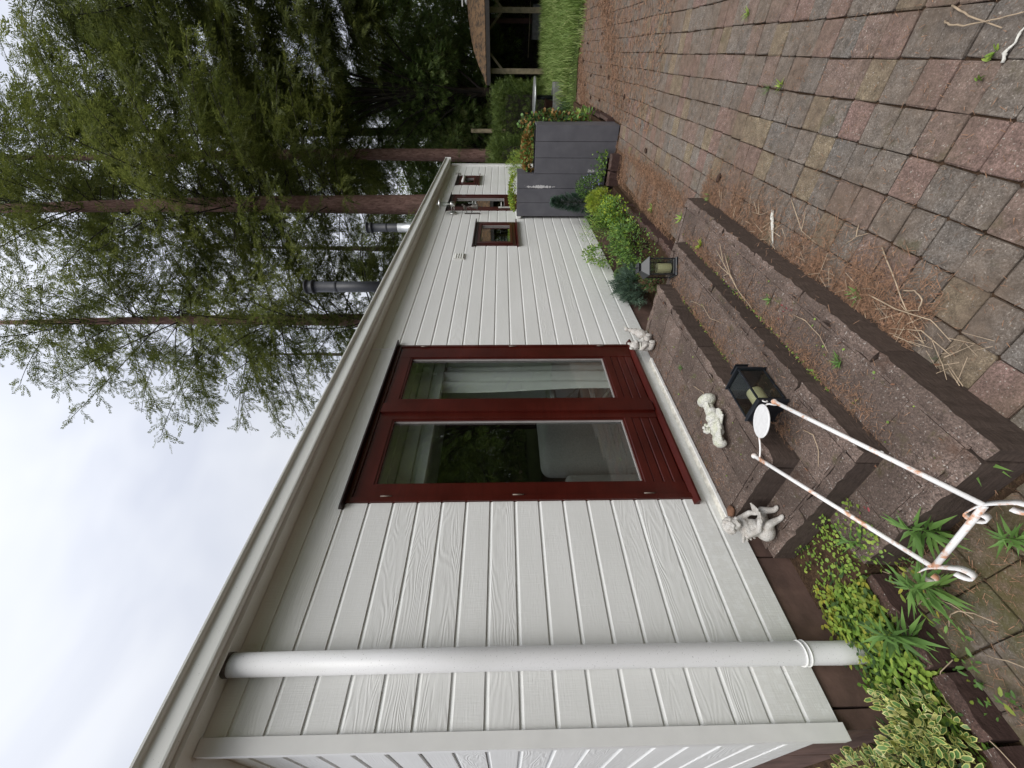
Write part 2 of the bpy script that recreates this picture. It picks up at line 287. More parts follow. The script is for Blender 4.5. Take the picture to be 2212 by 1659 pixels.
# ------------------------------------------------------------------ object helpers
def wloc(o):
    v = Vector((0, 0, 0))
    while o is not None: v = v+o.location; o = o.parent
    return v
def tag(o, label=None, cat=None, group=None, kind=None):
    if label: o['label'] = label
    if cat: o['category'] = cat
    if group: o['group'] = group
    if kind: o['kind'] = kind
    return o
def thing(name, loc, label, cat, group=None):
    o = bpy.data.objects.new(name, None); COL.objects.link(o); o.location = loc; o.empty_display_size = .05
    return tag(o, label, cat, group)
def addobj(name, me, parent=None, loc=None):
    o = bpy.data.objects.new(name, me); COL.objects.link(o)
    if parent is not None: o.parent = parent
    if loc is not None: o.location = loc
    return o
class MB:
    """collects shapes in world coordinates; build() links them as one mesh object"""
    def __init__(s): s.v = []; s.f = []; s.mi = []; s.cur = 0; s.sm = []
    def add(s, vs, fs, smooth=False):
        b = len(s.v); s.v += [tuple(map(float, v)) for v in vs]; s.f += [tuple(i+b for i in f) for f in fs]; s.mi += [s.cur]*len(fs); s.sm += [smooth]*len(fs); return s
    def box(s, x0, x1, y0, y1, z0, z1, b=0.0):
        if b <= 0:
            vs = [(x, y, z) for x in (x0, x1) for y in (y0, y1) for z in (z0, z1)]
            return s.add(vs, [(0, 1, 3, 2), (4, 6, 7, 5), (0, 4, 5, 1), (2, 3, 7, 6), (0, 2, 6, 4), (1, 5, 7, 3)])
        vs = []
        for z, i in ((z0, b), (z0+b, 0), (z1-b, 0), (z1, b)):
            j = b-i if i else b
            if i: vs += [(x0+b, y0+b, z), (x1-b, y0+b, z), (x1-b, y1-b, z), (x0+b, y1-b, z)]
            else: vs += [(x0, y0, z), (x1, y0, z), (x1, y1, z), (x0, y1, z)]
        fs = [(3, 2, 1, 0), (12, 13, 14, 15)]
        for l in range(3):
            for k in range(4): fs.append((l*4+k, l*4+(k+1) % 4, (l+1)*4+(k+1) % 4, (l+1)*4+k))
        return s.add(vs, fs)
    def prismX(s, prof, x0, x1):   # prof: (y,z) points
        n = len(prof); vs = [(x0, y, z) for y, z in prof]+[(x1, y, z) for y, z in prof]
        return s.add(vs, [tuple(range(n)), tuple(range(2*n-1, n-1, -1))]+[(i, i+n, (i+1) % n+n, (i+1) % n) for i in range(n)])
    def prismY(s, prof, y0, y1):   # prof: (x,z)
        n = len(prof); vs = [(x, y0, z) for x, z in prof]+[(x, y1, z) for x, z in prof]
        return s.add(vs, [tuple(range(n)), tuple(range(2*n-1, n-1, -1))]+[(i, (i+1) % n, (i+1) % n+n, i+n) for i in range(n)])
    def tube(s, pts, rad, n=8, caps=True):
        pts = [Vector(p) for p in pts]; k = len(pts); rad = [rad]*k if not hasattr(rad, '__len__') else rad
        vs = []; fs = []; up = None
        for i in range(k):
            d = (pts[min(i+1, k-1)]-pts[max(i-1, 0)]).normalized()
            if up is None: up = Vector((0, 0, 1)) if abs(d.z) < .9 else Vector((1, 0, 0))
            a = d.cross(up).normalized(); b = a.cross(d).normalized(); up = b
            for j in range(n):
                t = 2*math.pi*j/n; vs.append(pts[i]+(a*math.cos(t)+b*math.sin(t))*rad[i])
        for i in range(k-1):
            for j in range(n): fs.append((i*n+j, i*n+(j+1) % n, (i+1)*n+(j+1) % n, (i+1)*n+j))
        if caps: fs += [tuple(range(n-1, -1, -1)), tuple(range((k-1)*n, k*n))]
        return s.add(vs, fs, True)
    def lathe(s, prof, c=(0, 0, 0), n=20, axis='z', close=True):
        vs = []; fs = []; c = Vector(c)
        for r, h in prof:
            for j in range(n):
                t = 2*math.pi*j/n; a, b = r*math.cos(t), r*math.sin(t)
                vs.append(c+(Vector((a, b, h)) if axis == 'z' else Vector((h, a, b)) if axis == 'x' else Vector((a, h, b))))
        k = len(prof)
        for i in range(k-1):
            for j in range(n): fs.append((i*n+j, i*n+(j+1) % n, (i+1)*n+(j+1) % n, (i+1)*n+j))
        if close: fs += [tuple(range(n-1, -1, -1)), tuple(range((k-1)*n, k*n))]
        return s.add(vs, fs, True)
    def ell(s, c, r, rot=None, nu=14, nv=9, fn=None):
        vs = []; fs = []; c = Vector(c); rot = rot or Matrix.Identity(3)
        for i in range(nv+1):
            ph = math.pi*i/nv
            for j in range(nu):
                t = 2*math.pi*j/nu; d = Vector((math.sin(ph)*math.cos(t), math.sin(ph)*math.sin(t), math.cos(ph)))
                k = fn(d) if fn else 1
                vs.append(c+rot@Vector((d.x*r[0]*k, d.y*r[1]*k, d.z*r[2]*k)))
        for i in range(nv):
            for j in range(nu): fs.append((i*nu+j, i*nu+(j+1) % nu, (i+1)*nu+(j+1) % nu, (i+1)*nu+j))
        return s.add(vs, fs, True)
    def obb(s, a, b, w, h, up=(0, 0, 1)):   # bar from a to b
        a = Vector(a); b = Vector(b); d = (b-a).normalized(); u = Vector(up); sx = d.cross(u)
        if sx.length < 1e-4: sx = d.cross(Vector((0, 1, 0)))
        sx = sx.normalized(); uz = sx.cross(d).normalized()
        vs = [p+sx*i*w/2+uz*j*h/2 for p in (a, b) for i in (-1, 1) for j in (-1, 1)]
        return s.add(vs, [(0, 1, 3, 2), (4, 6, 7, 5), (0, 4, 5, 1), (2, 3, 7, 6), (0, 2, 6, 4), (1, 5, 7, 3)])
    def build(s, name, mats, parent=None, loc=None):
        mats = mats if isinstance(mats, (list, tuple)) else [mats]
        me = bpy.data.meshes.new(name)
        o0 = Vector(loc) if loc is not None else (wloc(parent) if parent is not None else Vector((0, 0, 0)))
        me.from_pydata([(v[0]-o0.x, v[1]-o0.y, v[2]-o0.z) for v in s.v], [], s.f)
        for m in mats: me.materials.append(M[m] if isinstance(m, str) else m)
        me.polygons.foreach_set('material_index', s.mi); me.polygons.foreach_set('use_smooth', s.sm); me.update()
        o = addobj(name, me, parent)
        if loc is not None: o.location = Vector(loc)-(wloc(parent) if parent is not None else Vector((0, 0, 0)))
        return o
def fast_mesh(name, V, Fidx, mats, mi=None, smooth=False):
    """V (n,3); Fidx (m,k) all faces the same size"""
    V = np.ascontiguousarray(V, dtype=np.float32); Fidx = np.ascontiguousarray(Fidx, dtype=np.int32); m, k = Fidx.shape
    me = bpy.data.meshes.new(name); me.vertices.add(len(V)); me.vertices.foreach_set('co', V.ravel())
    me.loops.add(m*k); me.loops.foreach_set('vertex_index', Fidx.ravel())
    me.polygons.add(m); me.polygons.foreach_set('loop_start', np.arange(0, m*k, k, dtype=np.int32))
    for x in (mats if isinstance(mats, (list, tuple)) else [mats]): me.materials.append(M[x] if isinstance(x, str) else x)
    if mi is not None: me.polygons.foreach_set('material_index', np.ascontiguousarray(mi, dtype=np.int32))
    if smooth: me.polygons.foreach_set('use_smooth', np.ones(m, dtype=bool))
    me.update(calc_edges=True); return me
def norm(a): return a/np.maximum(np.linalg.norm(a, axis=-1, keepdims=True), 1e-9)
def frames(D, U):
    """orthonormal frames: x = leaf direction D, z ~ U"""
    D = norm(D); S = norm(np.cross(U, D)); N = np.cross(D, S); return np.stack([D, S, N], -1)     # columns
def scatter(tv, tf, P, Rm, Sc, tmi=None):
    tv = np.asarray(tv, float); tf = np.asarray(tf, int); n = len(P); Sc = np.asarray(Sc, float).reshape(n, 1, 1)
    V = np.einsum('nij,kj->nki', Rm, tv)*Sc+P[:, None, :]
    Fi = tf[None]+(np.arange(n)*len(tv))[:, None, None]
    mi = None if tmi is None else np.tile(np.asarray(tmi), n)
    return V.reshape(-1, 3), Fi.reshape(-1, tf.shape[1]), mi
def rdir(n, rng=RNG): return norm(rng.normal(size=(n, 3)))
# leaf templates, tip along +x, all triangles
LEAF = ([(0, 0, 0), (.30, .17, .03), (.30, -.17, .03), (.72, .15, .0), (.72, -.15, .0), (1, 0, -.07), (.4, 0, -.02)], [(0, 1, 6), (0, 6, 2), (1, 3, 6), (6, 4, 2), (3, 5, 6), (6, 5, 4)])
LANCE = ([(0, 0, 0), (.35, .085, .03), (.35, -.085, .03), (.4, 0, -.01), (1, 0, -.16)], [(0, 1, 3), (0, 3, 2), (1, 4, 3), (3, 4, 2)])
ROUND = ([(0, 0, 0), (.3, .38, .03), (.3, -.38, .03), (.8, .34, .0), (.8, -.34, .0), (1.05, 0, -.02)], [(0, 1, 2), (1, 3, 2), (2, 3, 4), (3, 5, 4)])
BLADE = ([(0, .012, 0), (0, -.012, 0), (.55, .009, .03), (.55, -.009, .03), (1, 0, -.14)], [(0, 1, 2), (1, 3, 2), (2, 3, 4)])
def feather(n=5, w=.055, l=.42, spread=60):
    v = []; f = []
    for i in range(n):
        x = .08+.8*i/(n-1 if n > 1 else 1)*.85; s = 1 if i % 2 else -1
        a = R(spread*(1-.35*i/n)); ln = l*(1-.5*i/n)
        if i == n-1: a = 0; ln = .3
        d = np.array([math.cos(a), s*math.sin(a), -.12]); p = np.array([x, 0, 0]); q = np.array([-d[1], d[0], 0])*w
        b = len(v); v += [tuple(p-q*.5), tuple(p+d*ln*.5+q*1.2), tuple(p+d*ln), tuple(p+d*ln*.45-q*1.2)]; f += [(b, b+1, b+2), (b, b+2, b+3)]
    return v, f
SPRAY = feather(6, .06, .40)
_tv = []; _tf = []
for (_x, _a, _l, _w) in ((.02, 38, .52, .07), (.10, -42, .54, .07), (.26, 34, .50, .065), (.36, -36, .46, .065), (.48, 28, .42, .06), (.56, -28, .38, .06), (.55, 0, .45, .06)):
    _c, _s = math.cos(R(_a)), math.sin(R(_a)); _b = len(_tv); _tv += [(_x, 0, 0), (_x+_c*_l*.6-_s*_w, _s*_l*.6+_c*_w, -.02), (_x+_c*_l, _s*_l, -.07)]; _tf.append((_b, _b+1, _b+2))
SPRAYT = (_tv, _tf)

_rg = random.Random(12); _tv = []; _tf = []
for _i in range(11):
    _x = .02+.80*_i/10; _a = (1 if _i % 2 else -1)*_rg.uniform(26, 62)*(1-.4*_i/10); _l = _rg.uniform(.24, .40)*(1.1-.4*_i/10); _w = .072
    if _i == 10: _a = 4
    _c, _s = math.cos(R(_a)), math.sin(R(_a)); _b = len(_tv); _z = _rg.uniform(-.07, .02); _tv += [(_x, 0, 0), (_x+_c*_l*.6-_s*_w, _s*_l*.6+_c*_w, _z*.5), (_x+_c*_l, _s*_l, _z)]; _tf.append((_b, _b+1, _b+2))
SPRAYN = (_tv, _tf)

# ------------------------------------------------------------------ the setting: ground
g = MB()
g.add([(-80, -80, -.06), (150, -80, -.06), (150, 100, -.06), (-80, 100, -.06)], [(0, 1, 2, 3)]); tag(g.build('ground', 'soil'), kind='structure')
g = MB(); n = 46
RG = random.Random(3)
vs = []; fs = []
for i in range(n+1):
    for j in range(n+1):
        x = 10.45+(60-10.45)*(i/n)**1.8; y = -22+(60)*j/n
        z = 0.0+RG.uniform(0, .03)+(.02 if i else -.04)
        if i == 0: x += RG.uniform(-.15, .15)
        vs.append((x, y, z))
for i in range(n):
    for j in range(n):
        a = i*(n+1)+j; fs.append((a, a+n+1, a+n+2, a+1))
g.add(vs, fs, True); tag(g.build('lawn', 'lawn'), kind='structure')

# ------------------------------------------------------------------ patio with pavers
patio = MB().box(-.6, 10.7, -3.0, 2.6, -.058, -.016).build('patio', 'soil'); tag(patio, kind='structure')
PX0, PY0, PP = 1.895, .016, .147
def paver_mesh(seed):
    rg = random.Random(seed); w = (PP-.0055)/2; m = MB(); h = .055; rings = []
    for z, ins in ((-h, .0), (-.004, 0), (0, .0035)):
        pts = []
        for cxn, cyn in ((-1, -1), (1, -1), (1, 1), (-1, 1)):
            for k in (0, 1):
                t = .007; jx = rg.uniform(-.002, .002); jy = rg.uniform(-.002, .002)
                first = (k == 0)
                if (cxn*cyn > 0) == first: px, py = cxn*(w-ins), cyn*(w-t)
                else: px, py = cxn*(w-t), cyn*(w-ins)
                pts.append((px+jx, py+jy, z+(rg.uniform(-.0015, .0015) if z == 0 else 0)))
        rings.append(pts)
    vs = sum(rings, []); fs = [tuple(16+i for i in range(8))]
    for l in range(2):
        for k in range(8): fs.append((l*8+k, l*8+(k+1) % 8, (l+1)*8+(k+1) % 8, (l+1)*8+k))
    m.add(vs, fs); me = bpy.data.meshes.new('paver'); me.from_pydata(m.v, [], m.f); me.materials.append(M['paver']); me.update(); return me
PM = [paver_mesh(i) for i in range(6)]
cells = []
for i in range(-14, 60):
    for j in range(-20, 17):
        x = PX0+PP*(i+.5); y = PY0+PP*(j+.5)
        if x > 10.6 or x < -.3: continue
        if x > .70 and x < 3.39 and y > .86: continue            # under the steps
        if x <= .80 and y > 1.60: continue
        if x >= 3.3 and x < 5.9 and y > 1.34+.03*(x-3.4): continue
        if x >= 5.9 and y > 1.03 and x < 6.36: continue
        if x >= 6.3 and y > .70+.035*(x-6.3): continue
        if y < -2.6: continue
        az = math.degrees(math.atan2(y, x)); d = math.hypot(x, y)
        if d > 1.0 and (az < -13 or az > 95): continue
        cells.append((d, x, y, az))
cells.sort()
nbig = 0; rest = []
for d, x, y, az in cells:
    rg = random.Random(int(x*1000)*7919+int(y*1000))
    wv = .002*math.sin(x*2.3+y*1.1)+.002*math.sin(y*4.1+x*.7)
    dx, dy, dz, rz = rg.uniform(-.002, .002), rg.uniform(-.002, .002)+.004*math.sin(x*3.1), rg.uniform(-.002, .002)+wv-.002, rg.uniform(-.012, .012)
    visible = x*.766+y*.643 > .35 and -7 < az < 80
    if visible and nbig < 300:
        o = addobj('paver', PM[rg.randrange(6)], patio, (x+dx, y+dy, dz)); o.rotation_euler = (rg.uniform(-.012, .012), rg.uniform(-.012, .012), rz+rg.randrange(4)*math.pi/2); nbig += 1
    else: rest.append((x+dx, y+dy, dz, rz, rg.randrange(6), rg.randrange(4)))
m = MB()
PMv = [([tuple(v.co) for v in me.vertices], [tuple(p.vertices) for p in me.polygons]) for me in PM]
for x, y, z, rz, k, q in rest:
    a = rz+q*math.pi/2; ca, sa = math.cos(a), math.sin(a); vs, fs = PMv[k]
    m.add([(x+v[0]*ca-v[1]*sa, y+v[0]*sa+v[1]*ca, z+v[2]) for v in vs], fs)
tag(m.build('paver_field', 'paver', patio), kind='stuff')

# ------------------------------------------------------------------ steps
T1, T2, T3 = .359, .241, .146
steps = thing('entrance_steps', (2.04, 1.45, 0), 'three broad brown concrete steps with gritty worn treads below the red double door', 'steps')
def rough_box(m, x0, x1, y0, y1, z0, z1, seed, seg=.030, amp=.004):
    """block with a subdivided, slightly worn top edge"""
    rg = random.Random(seed); nx = max(1, int((x1-x0)/seg)); ny = max(1, int((y1-y0)/seg)); vs = []; fs = []
    idx = {}
    def P(i, j, top):
        k = (i, j, top)
        if k not in idx:
            x = x0+(x1-x0)*i/nx; y = y0+(y1-y0)*j/ny; edge = i in (0, nx) or j in (0, ny)
            z = z1-((rg.uniform(.001, .002+amp*1.6)+(rg.random() < .08)*amp*2.2) if edge else 0)+rg.uniform(-.0016, .0016) if top else z0
            if edge and top: x += rg.uniform(0, amp*1.3)*(1 if i == 0 else -1 if i == nx else 0); y += rg.uniform(0, amp*1.3)*(1 if j == 0 else -1 if j == ny else 0)
            idx[k] = len(vs); vs.append((x, y, z))
        return idx[k]
    for i in range(nx):
        for j in range(ny): fs.append((P(i, j, 1), P(i+1, j, 1), P(i+1, j+1, 1), P(i, j+1, 1)))
    for i in range(nx):
        fs.append((P(i, 0, 0), P(i+1, 0, 0), P(i+1, 0, 1), P(i, 0, 1))); fs.append((P(i+1, ny, 0), P(i, ny, 0), P(i, ny, 1), P(i+1, ny, 1)))
    for j in range(ny):
        fs.append((P(0, j+1, 0), P(0, j, 0), P(0, j, 1), P(0, j+1, 1))); fs.append((P(nx, j, 0), P(nx, j+1, 0), P(nx, j+1, 1), P(nx, j, 1)))
    return m.add(vs, fs)
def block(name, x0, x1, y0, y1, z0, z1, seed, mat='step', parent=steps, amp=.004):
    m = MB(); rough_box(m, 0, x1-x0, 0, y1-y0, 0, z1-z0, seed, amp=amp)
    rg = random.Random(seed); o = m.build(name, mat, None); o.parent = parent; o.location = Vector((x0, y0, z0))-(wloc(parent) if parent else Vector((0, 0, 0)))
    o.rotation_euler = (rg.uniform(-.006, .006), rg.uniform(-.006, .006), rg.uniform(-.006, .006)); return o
ED = .062; sd_ = 100
core = MB(); core.box(1.21, 2.89, 1.49, 1.985, .02, T1-.0085); core.box(1.02, 3.07, 1.21, 1.985, .02, T2-.0085); core.box(.80, 3.27, .94, 1.605, .015, T3-.0085)
core.build('step_core', 'step', steps)
for (xa, xb, ya, zt, zb, back) in ((1.157, 2.948, 1.432, T1, T2, 1.96), (.960, 3.125, 1.154, T2, T3, 1.97), (.742, 3.335, .883, T3, -.03, 1.60)):
    x = xa; k = 0
    while x < xb-.05:                                              # edging stones along the front
        L = min(.46+.05*math.sin(sd_), xb-x)
        if xb-x-L < .12: L = xb-x
        block('edging_stone', x+.0015, x+L-.0015, ya, ya+ED, zb-.02 if zb > 0 else zb, zt+random.uniform(-.003, .003), sd_, amp=.006); x += L; sd_ += 1
    for side in (0, 1):                                            # edging stones along both ends
        y = ya+ED+.003
        yend = back if side == 0 else {T1: 1.96, T2: 1.44, T3: 1.36}[zt]
        while y < yend-.05:
            L = min(.40, yend-y)
            if yend-y-L < .1: L = yend-y
            if side == 0: block('edging_stone', xa, xa+ED, y, y+L-.003, zb-.02 if zb > 0 else zb, zt+random.uniform(-.004, .003), sd_, amp=.006)
            else: block('edging_stone', xb-ED, xb, y, y+L-.003, zb-.02 if zb > 0 else zb, zt+random.uniform(-.004, .003), sd_, amp=.006)
            y += L; sd_ += 1
def tread(x0, x1, y0, y1, z, w, d):
    global sd_
    nx = max(1, round((x1-x0)/w)); ny = max(1, round((y1-y0)/d)); wx = (x1-x0)/nx; wy = (y1-y0)/ny
    for i in range(nx):
        for j in range(ny):
            sd_ += 1; rg = random.Random(sd_)
            block('tread_block', x0+i*wx+.001, x0+(i+1)*wx-.001, y0+j*wy+.001, y0+(j+1)*wy-.001, z-.05, z-.003+rg.uniform(-.002, .002), sd_, amp=.0018)
tread(1.157+ED+.004, 2.948-ED-.004, 1.432+ED+.004, 1.955, T1, .30, .22)
tread(.960+ED+.004, 3.125-ED-.004, 1.154+ED+.004, 1.428, T2, .30, .21)
tread(.960+ED+.004, 1.153, 1.432, 1.965, T2, .13, .27)
tread(2.952, 3.125-ED-.002, 1.432, 1.80, T2, .13, .2)
tread(.742+ED+.004, 3.335-ED-.004, .883+ED+.004, 1.150, T3, .22, .21)
tread(.742+ED+.004, .956, 1.154, 1.60, T3, .15, .22)
tread(3.129, 3.335-ED-.002, 1.154, 1.36, T3, .14, .2)

# kerbs and plinth
kerb = thing('bed_kerb', (.4, 1.67, 0), 'low brown concrete kerb along the planting bed under the white downpipe', 'kerb')
for k, (a, b) in enumerate(((-.75, -.24), (-.235, .205), (.21, .395), (.40, .735))): block('kerb_block', a, b-.004, 1.622+(.006 if k % 2 else 0), 1.688, -.05, .098+.004*(k % 2), 300+k, 'brown', kerb, .006)
kb2 = thing('border_edging', (4.6, 1.42, 0), 'low brown block edging between the paving and the fern bed', 'kerb')
xs = [3.40, 3.85, 4.30, 4.75, 5.20, 5.62]
for k in range(5):
    block('kerb_block', xs[k], xs[k+1]-.01, 1.375+.035*k*.7, 1.375+.035*k*.7+.075, -.05, .085, 320+k, 'brown', kb2, .007)
for k, (xx, yy) in enumerate(((6.05, 1.07), (6.05, 1.285), (6.03, 1.50))): block('edging_block', xx-.02, xx+.12, yy, yy+.20, -.05, .125, 340+k, 'brown', kb2, .006)
kb3 = thing('far_kerb', (7.7, .8, 0), 'narrow stone kerb running back from the grey plank planter', 'kerb')
for k in range(4): block('kerb_block', 6.75+.6*k, 7.33+.6*k, .735+.022*k, .785+.022*k, -.05, .10, 350+k, 'brown', kb3, .006)
tag(MB().box(3.34, 6.36, 1.45, 2.04, -.05, .055).build('planting_bed', 'soil'), kind='structure')
tag(MB().box(-.8, .735, 1.69, 2.04, -.05, .065).box(.736, 1.018, 1.606, 2.01, -.05, .118).build('corner_bed', 'soil'), kind='structure')
tag(MB().box(6.8, 10.4, .84, 2.04, -.05, .06).build('far_bed', 'soil'), kind='structure')

# ------------------------------------------------------------------ the house
WY = 2.0
house = thing('chalet', (5.1, 4.5, 0), 'single storey white boarded chalet with dark red door, windows and pale eaves', 'house')
def zj(k): return EZ+.0868-.1391*k
OPEN = [(1.335, 2.915, .485, 2.505), (5.245, 6.175, 1.395, 1.99), (6.78, 7.63, .40, 2.49), (8.35, 9.04, 2.06, 2.48)]
BOT, TOP = EZ-1.296, 2.735
def board_profile(zb, zt, groove=True):
    # face at y=WY; bottom edge square (casts the thin shadow line), top edge sloping back into the joint
    if groove: return [(WY, zb+.001), (WY, zt-.020), (WY+.006, zt-.009), (WY+.008, zt), (WY+.022, zt), (WY+.022, zb+.001)]
    return [(WY, zb), (WY, zt), (WY+.022, zt), (WY+.022, zb)]
def board(x0, x1, zb, zt, groove=True):
    m = MB(); m.prismX(board_profile(zb, zt, groove), x0, x1); m.build('board', 'siding', house, loc=((x0+x1)/2, WY, zb))
k = -8
while zj(k) > BOT:
    zt, zb = min(zj(k), TOP), max(zj(k+1), BOT); full = zt == zj(k); k += 1
    if zt-zb < .01: continue
    segs = [(.325, 9.95)]
    for (a, b, c, d) in OPEN:
        if d <= zb+.004 or c >= zt-.004: continue
        new = []
        for s in segs:
            if b <= s[0] or a >= s[1]: new.append(s)
            else: new += [(s[0], a), (b, s[1])]
        segs = new
        if c > zb+.012: board(a, b, zb, c, False)
        if d < zt-.012: board(a, b, d, zt, full)
    for s in segs:
        if s[0] < 3.0 < s[1] and zb > 2.5: board(s[0], 2.862, zb, zt, full); board(2.882, s[1], zb, zt, full)
        elif s[1]-s[0] > 3.5: cut = s[0]+ (s[1]-s[0])*(.38+.24*((k*37) % 10)/10); board(s[0], s[1], zb, zt, full)
        else: board(s[0], s[1], zb, zt, full)
MB().box(2.864, 2.880, WY-.004, WY+.02, 2.53, TOP).build('joint_strip', 'white', house)
# end wall
EX = .295
k = -8
while zj(k) > BOT:
    zt, zb = min(zj(k), TOP+.3), max(zj(k+1), BOT); k += 1
    for ya, yb in (((WY+.03, 2.95), (4.9, 7.0)) if 1.0 < (zb+zt)/2 < 2.45 else ((WY+.03, 7.0),)):  # unseen opening added out of view to let daylight onto the room ceiling
      m = MB(); m.prismY([(EX, zb+.002), (EX, zt-.020), (EX+.009, zt-.008), (EX+.011, zt-.001), (EX+.022, zt-.001), (EX+.022, zb+.002)], ya, yb)
      m.build('board', 'siding', house, loc=(EX, 4, zb))
# corner trims (boxed corner boards)
m = MB(); m.box(.268, .322, WY-.014, WY+.03, BOT-.008, TOP, .003); m.build('corner_trim', 'white', house)
m = MB(); m.box(9.952, 10.08, WY-.03, WY+.1, BOT-.1, TOP-.01, .004); m.build('corner_trim', 'white', house)
m = MB(); m.box(.35, .36, 2.024, 2.95, .31, TOP); m.box(.35, .36, 4.9, 7, .31, TOP); m.box(.35, .36, 2.95, 4.9, .31, 1.0); m.box(.35, .36, 2.95, 4.9, 2.45, TOP); m.box(.36, 10.0, 6.9, 7.0, 0, TOP); m.box(10.02, 10.05, 2.1, 7, 0, TOP)  # inner skin keeps the added daylight opening in the end wall
segx = [.35, 1.335, 2.915, 5.245, 6.175, 6.78, 7.63, 8.35, 9.04, 10.0]
for a, b, (c, d) in ((.35, 1.335, (0, 0)), (2.915, 5.245, (0, 0)), (6.175, 6.78, (0, 0)), (7.63, 8.35, (0, 0)), (9.04, 10.0, (0, 0))): m.box(a, b, WY+.024, WY+.13, .3, TOP)
for (a, b, c, d) in OPEN: m.box(a, b, WY+.024, WY+.13, .3, c); m.box(a, b, WY+.024, WY+.13, d, TOP)
m.build('wall_core', 'iwall', house)
# plinth of brown slabs, set back
x = .375; kk = 0
while x < 10.0:
    L = .62; block('plinth_slab', x, min(x+L-.006, 10), WY+.014, WY+.09, -.05, BOT-.003, 400+kk, 'plinth', house, .002); x += L; kk += 1
for kk in range(6): block('plinth_slab', .305, .37, 2.02+.62*kk, 2.02+.62*kk+.61, -.05, BOT-.003, 430+kk, 'plinth', house, .002)
# eaves: soffit, white drip lip, profiled fascia
ex0, ex1 = .16, 9.96
m = MB(); m.box(ex0, ex1, 1.900, WY+.02, 2.737, 2.752); m.build('soffit', 'trim', house)
m = MB(); m.prismX([(1.890, 2.722), (1.8995, 2.722), (1.8995, 2.752), (1.886, 2.752)], ex0, ex1); m.build('drip_edge', 'white', house)
prof = [(1.885, 2.740), (1.860, 2.738), (1.853, 2.744), (1.851, 2.752), (1.851, 2.812), (1.848, 2.819), (1.836, 2.821), (1.829, 2.827), (1.828, 2.836), (1.836, 2.842), (1.885, 2.842)]
m = MB(); m.prismX(prof, ex0, ex1); m.build('fascia', 'trim', house)
m = MB(); m.box(ex1+.001, ex1+.012, 1.826, 1.90, 2.72, 2.845); m.build('fascia_end_cap', 'white', house)
m = MB(); m.box(ex0, .294, 2.021, 7.2, 2.737, 2.75); m.box(ex0-.02, ex0-.001, 1.84, 7.2, 2.73, 2.86); m.build('verge_board', 'trim', house)
m = MB(); m.add([(ex0-.02, 1.886, 2.845), (ex1+.1, 1.886, 2.845), (ex1+.1, 4.5, 3.02), (ex0-.02, 4.5, 3.02), (ex1+.1, 7.1, 2.85), (ex0-.02, 7.1, 2.85), (ex0-.02, 1.886, 2.80), (ex1+.1, 1.886, 2.80), (ex1+.1, 7.1, 2.80), (ex0-.02, 7.1, 2.80)],
      [(0, 1, 2, 3), (3, 2, 4, 5), (6, 9, 8, 7), (0, 6, 7, 1), (5, 4, 8, 9), (1, 7, 8, 4, 2), (0, 3, 5, 9, 6)]); m.build('roof', 'roof', house)
# door sill flashing
m = MB(); m.prismX([(1.958, T1+.003), (1.958, T1+.012), (1.999, T1+.020), (1.999, T1+.003)], 1.15, 2.66); m.build('threshold_flashing', 'flash', house)
m = MB(); m.box(1.15, 2.66, 1.951, 1.9575, T1+.001, T1+.018); m.build('flashing_lip', 'white', house)

# downpipe
pipe = MB(); pc = (.543, 1.951); PRd = .0435
pipe.tube([(pc[0], pc[1], 2.737), (pc[0]+.003, pc[1], 1.7), (pc[0]+.003, pc[1], .9), (pc[0], pc[1], .30), (pc[0]-.004, pc[1]-.008, .2), (pc[0]-.008, pc[1]-.045, .02)], [PRd]*6, 32)
po = pipe.build('downpipe', 'pipe', house)
m = MB(); m.tube([(pc[0], pc[1], 2.716), (pc[0], pc[1], 2.7365)], PRd+.002, 28); m.build('pipe_outlet', 'brass', po)
m = MB()
for z in (.325, .345): m.tube([(pc[0]+(PRd+.003)*math.cos(a), pc[1]+(PRd+.003)*math.sin(a), z) for a in np.linspace(0, 2*math.pi, 25)], .0035, 6)
m.build('pipe_joint_ring', 'white', po)

# ---- joinery
def frame_rect(m, x0, x1, z0, z1, w, y0, y1, wb=None, b=.002):
    wb = wb or w
    m.box(x0, x0+w, y0, y1, z0, z1, b); m.box(x1-w, x1, y0, y1, z0, z1, b); m.box(x0+w, x1-w, y0+.001, y1, z1-w, z1, b); m.box(x0+w, x1-w, y0+.001, y1, z0, z0+wb, b)
door = thing('double_door', (2.12, WY, .48), None, None); door.parent = house; door.location = Vector((2.12, WY, .48))-house.location
for kx in ('label', 'category'):
    if kx in door: del door[kx]
DZ0, DZ1 = .488, 2.502
m = MB(); m.box(1.337, 1.372, WY-.012, WY+.10, DZ0, DZ1, .003); m.box(2.888, 2.913, WY-.012, WY+.10, DZ0, DZ1, .003); m.box(1.372, 2.888, WY-.011, WY+.10, DZ1-.03, DZ1, .003); m.build('door_frame', 'red', door)
m = MB(); m.prismX([(WY-.045, 2.505), (WY-.045, 2.515), (WY-.002, 2.532), (WY+.02, 2.532), (WY+.02, 2.505)], 1.298, 2.948); m.build('weather_bar', 'lintel', door)
m = MB(); m.prismX([(WY-.040, .470), (WY-.040, .482), (WY-.004, .500), (WY+.10, .500), (WY+.10, .470)], 1.300, 2.950); m.build('door_sill', 'red', door)
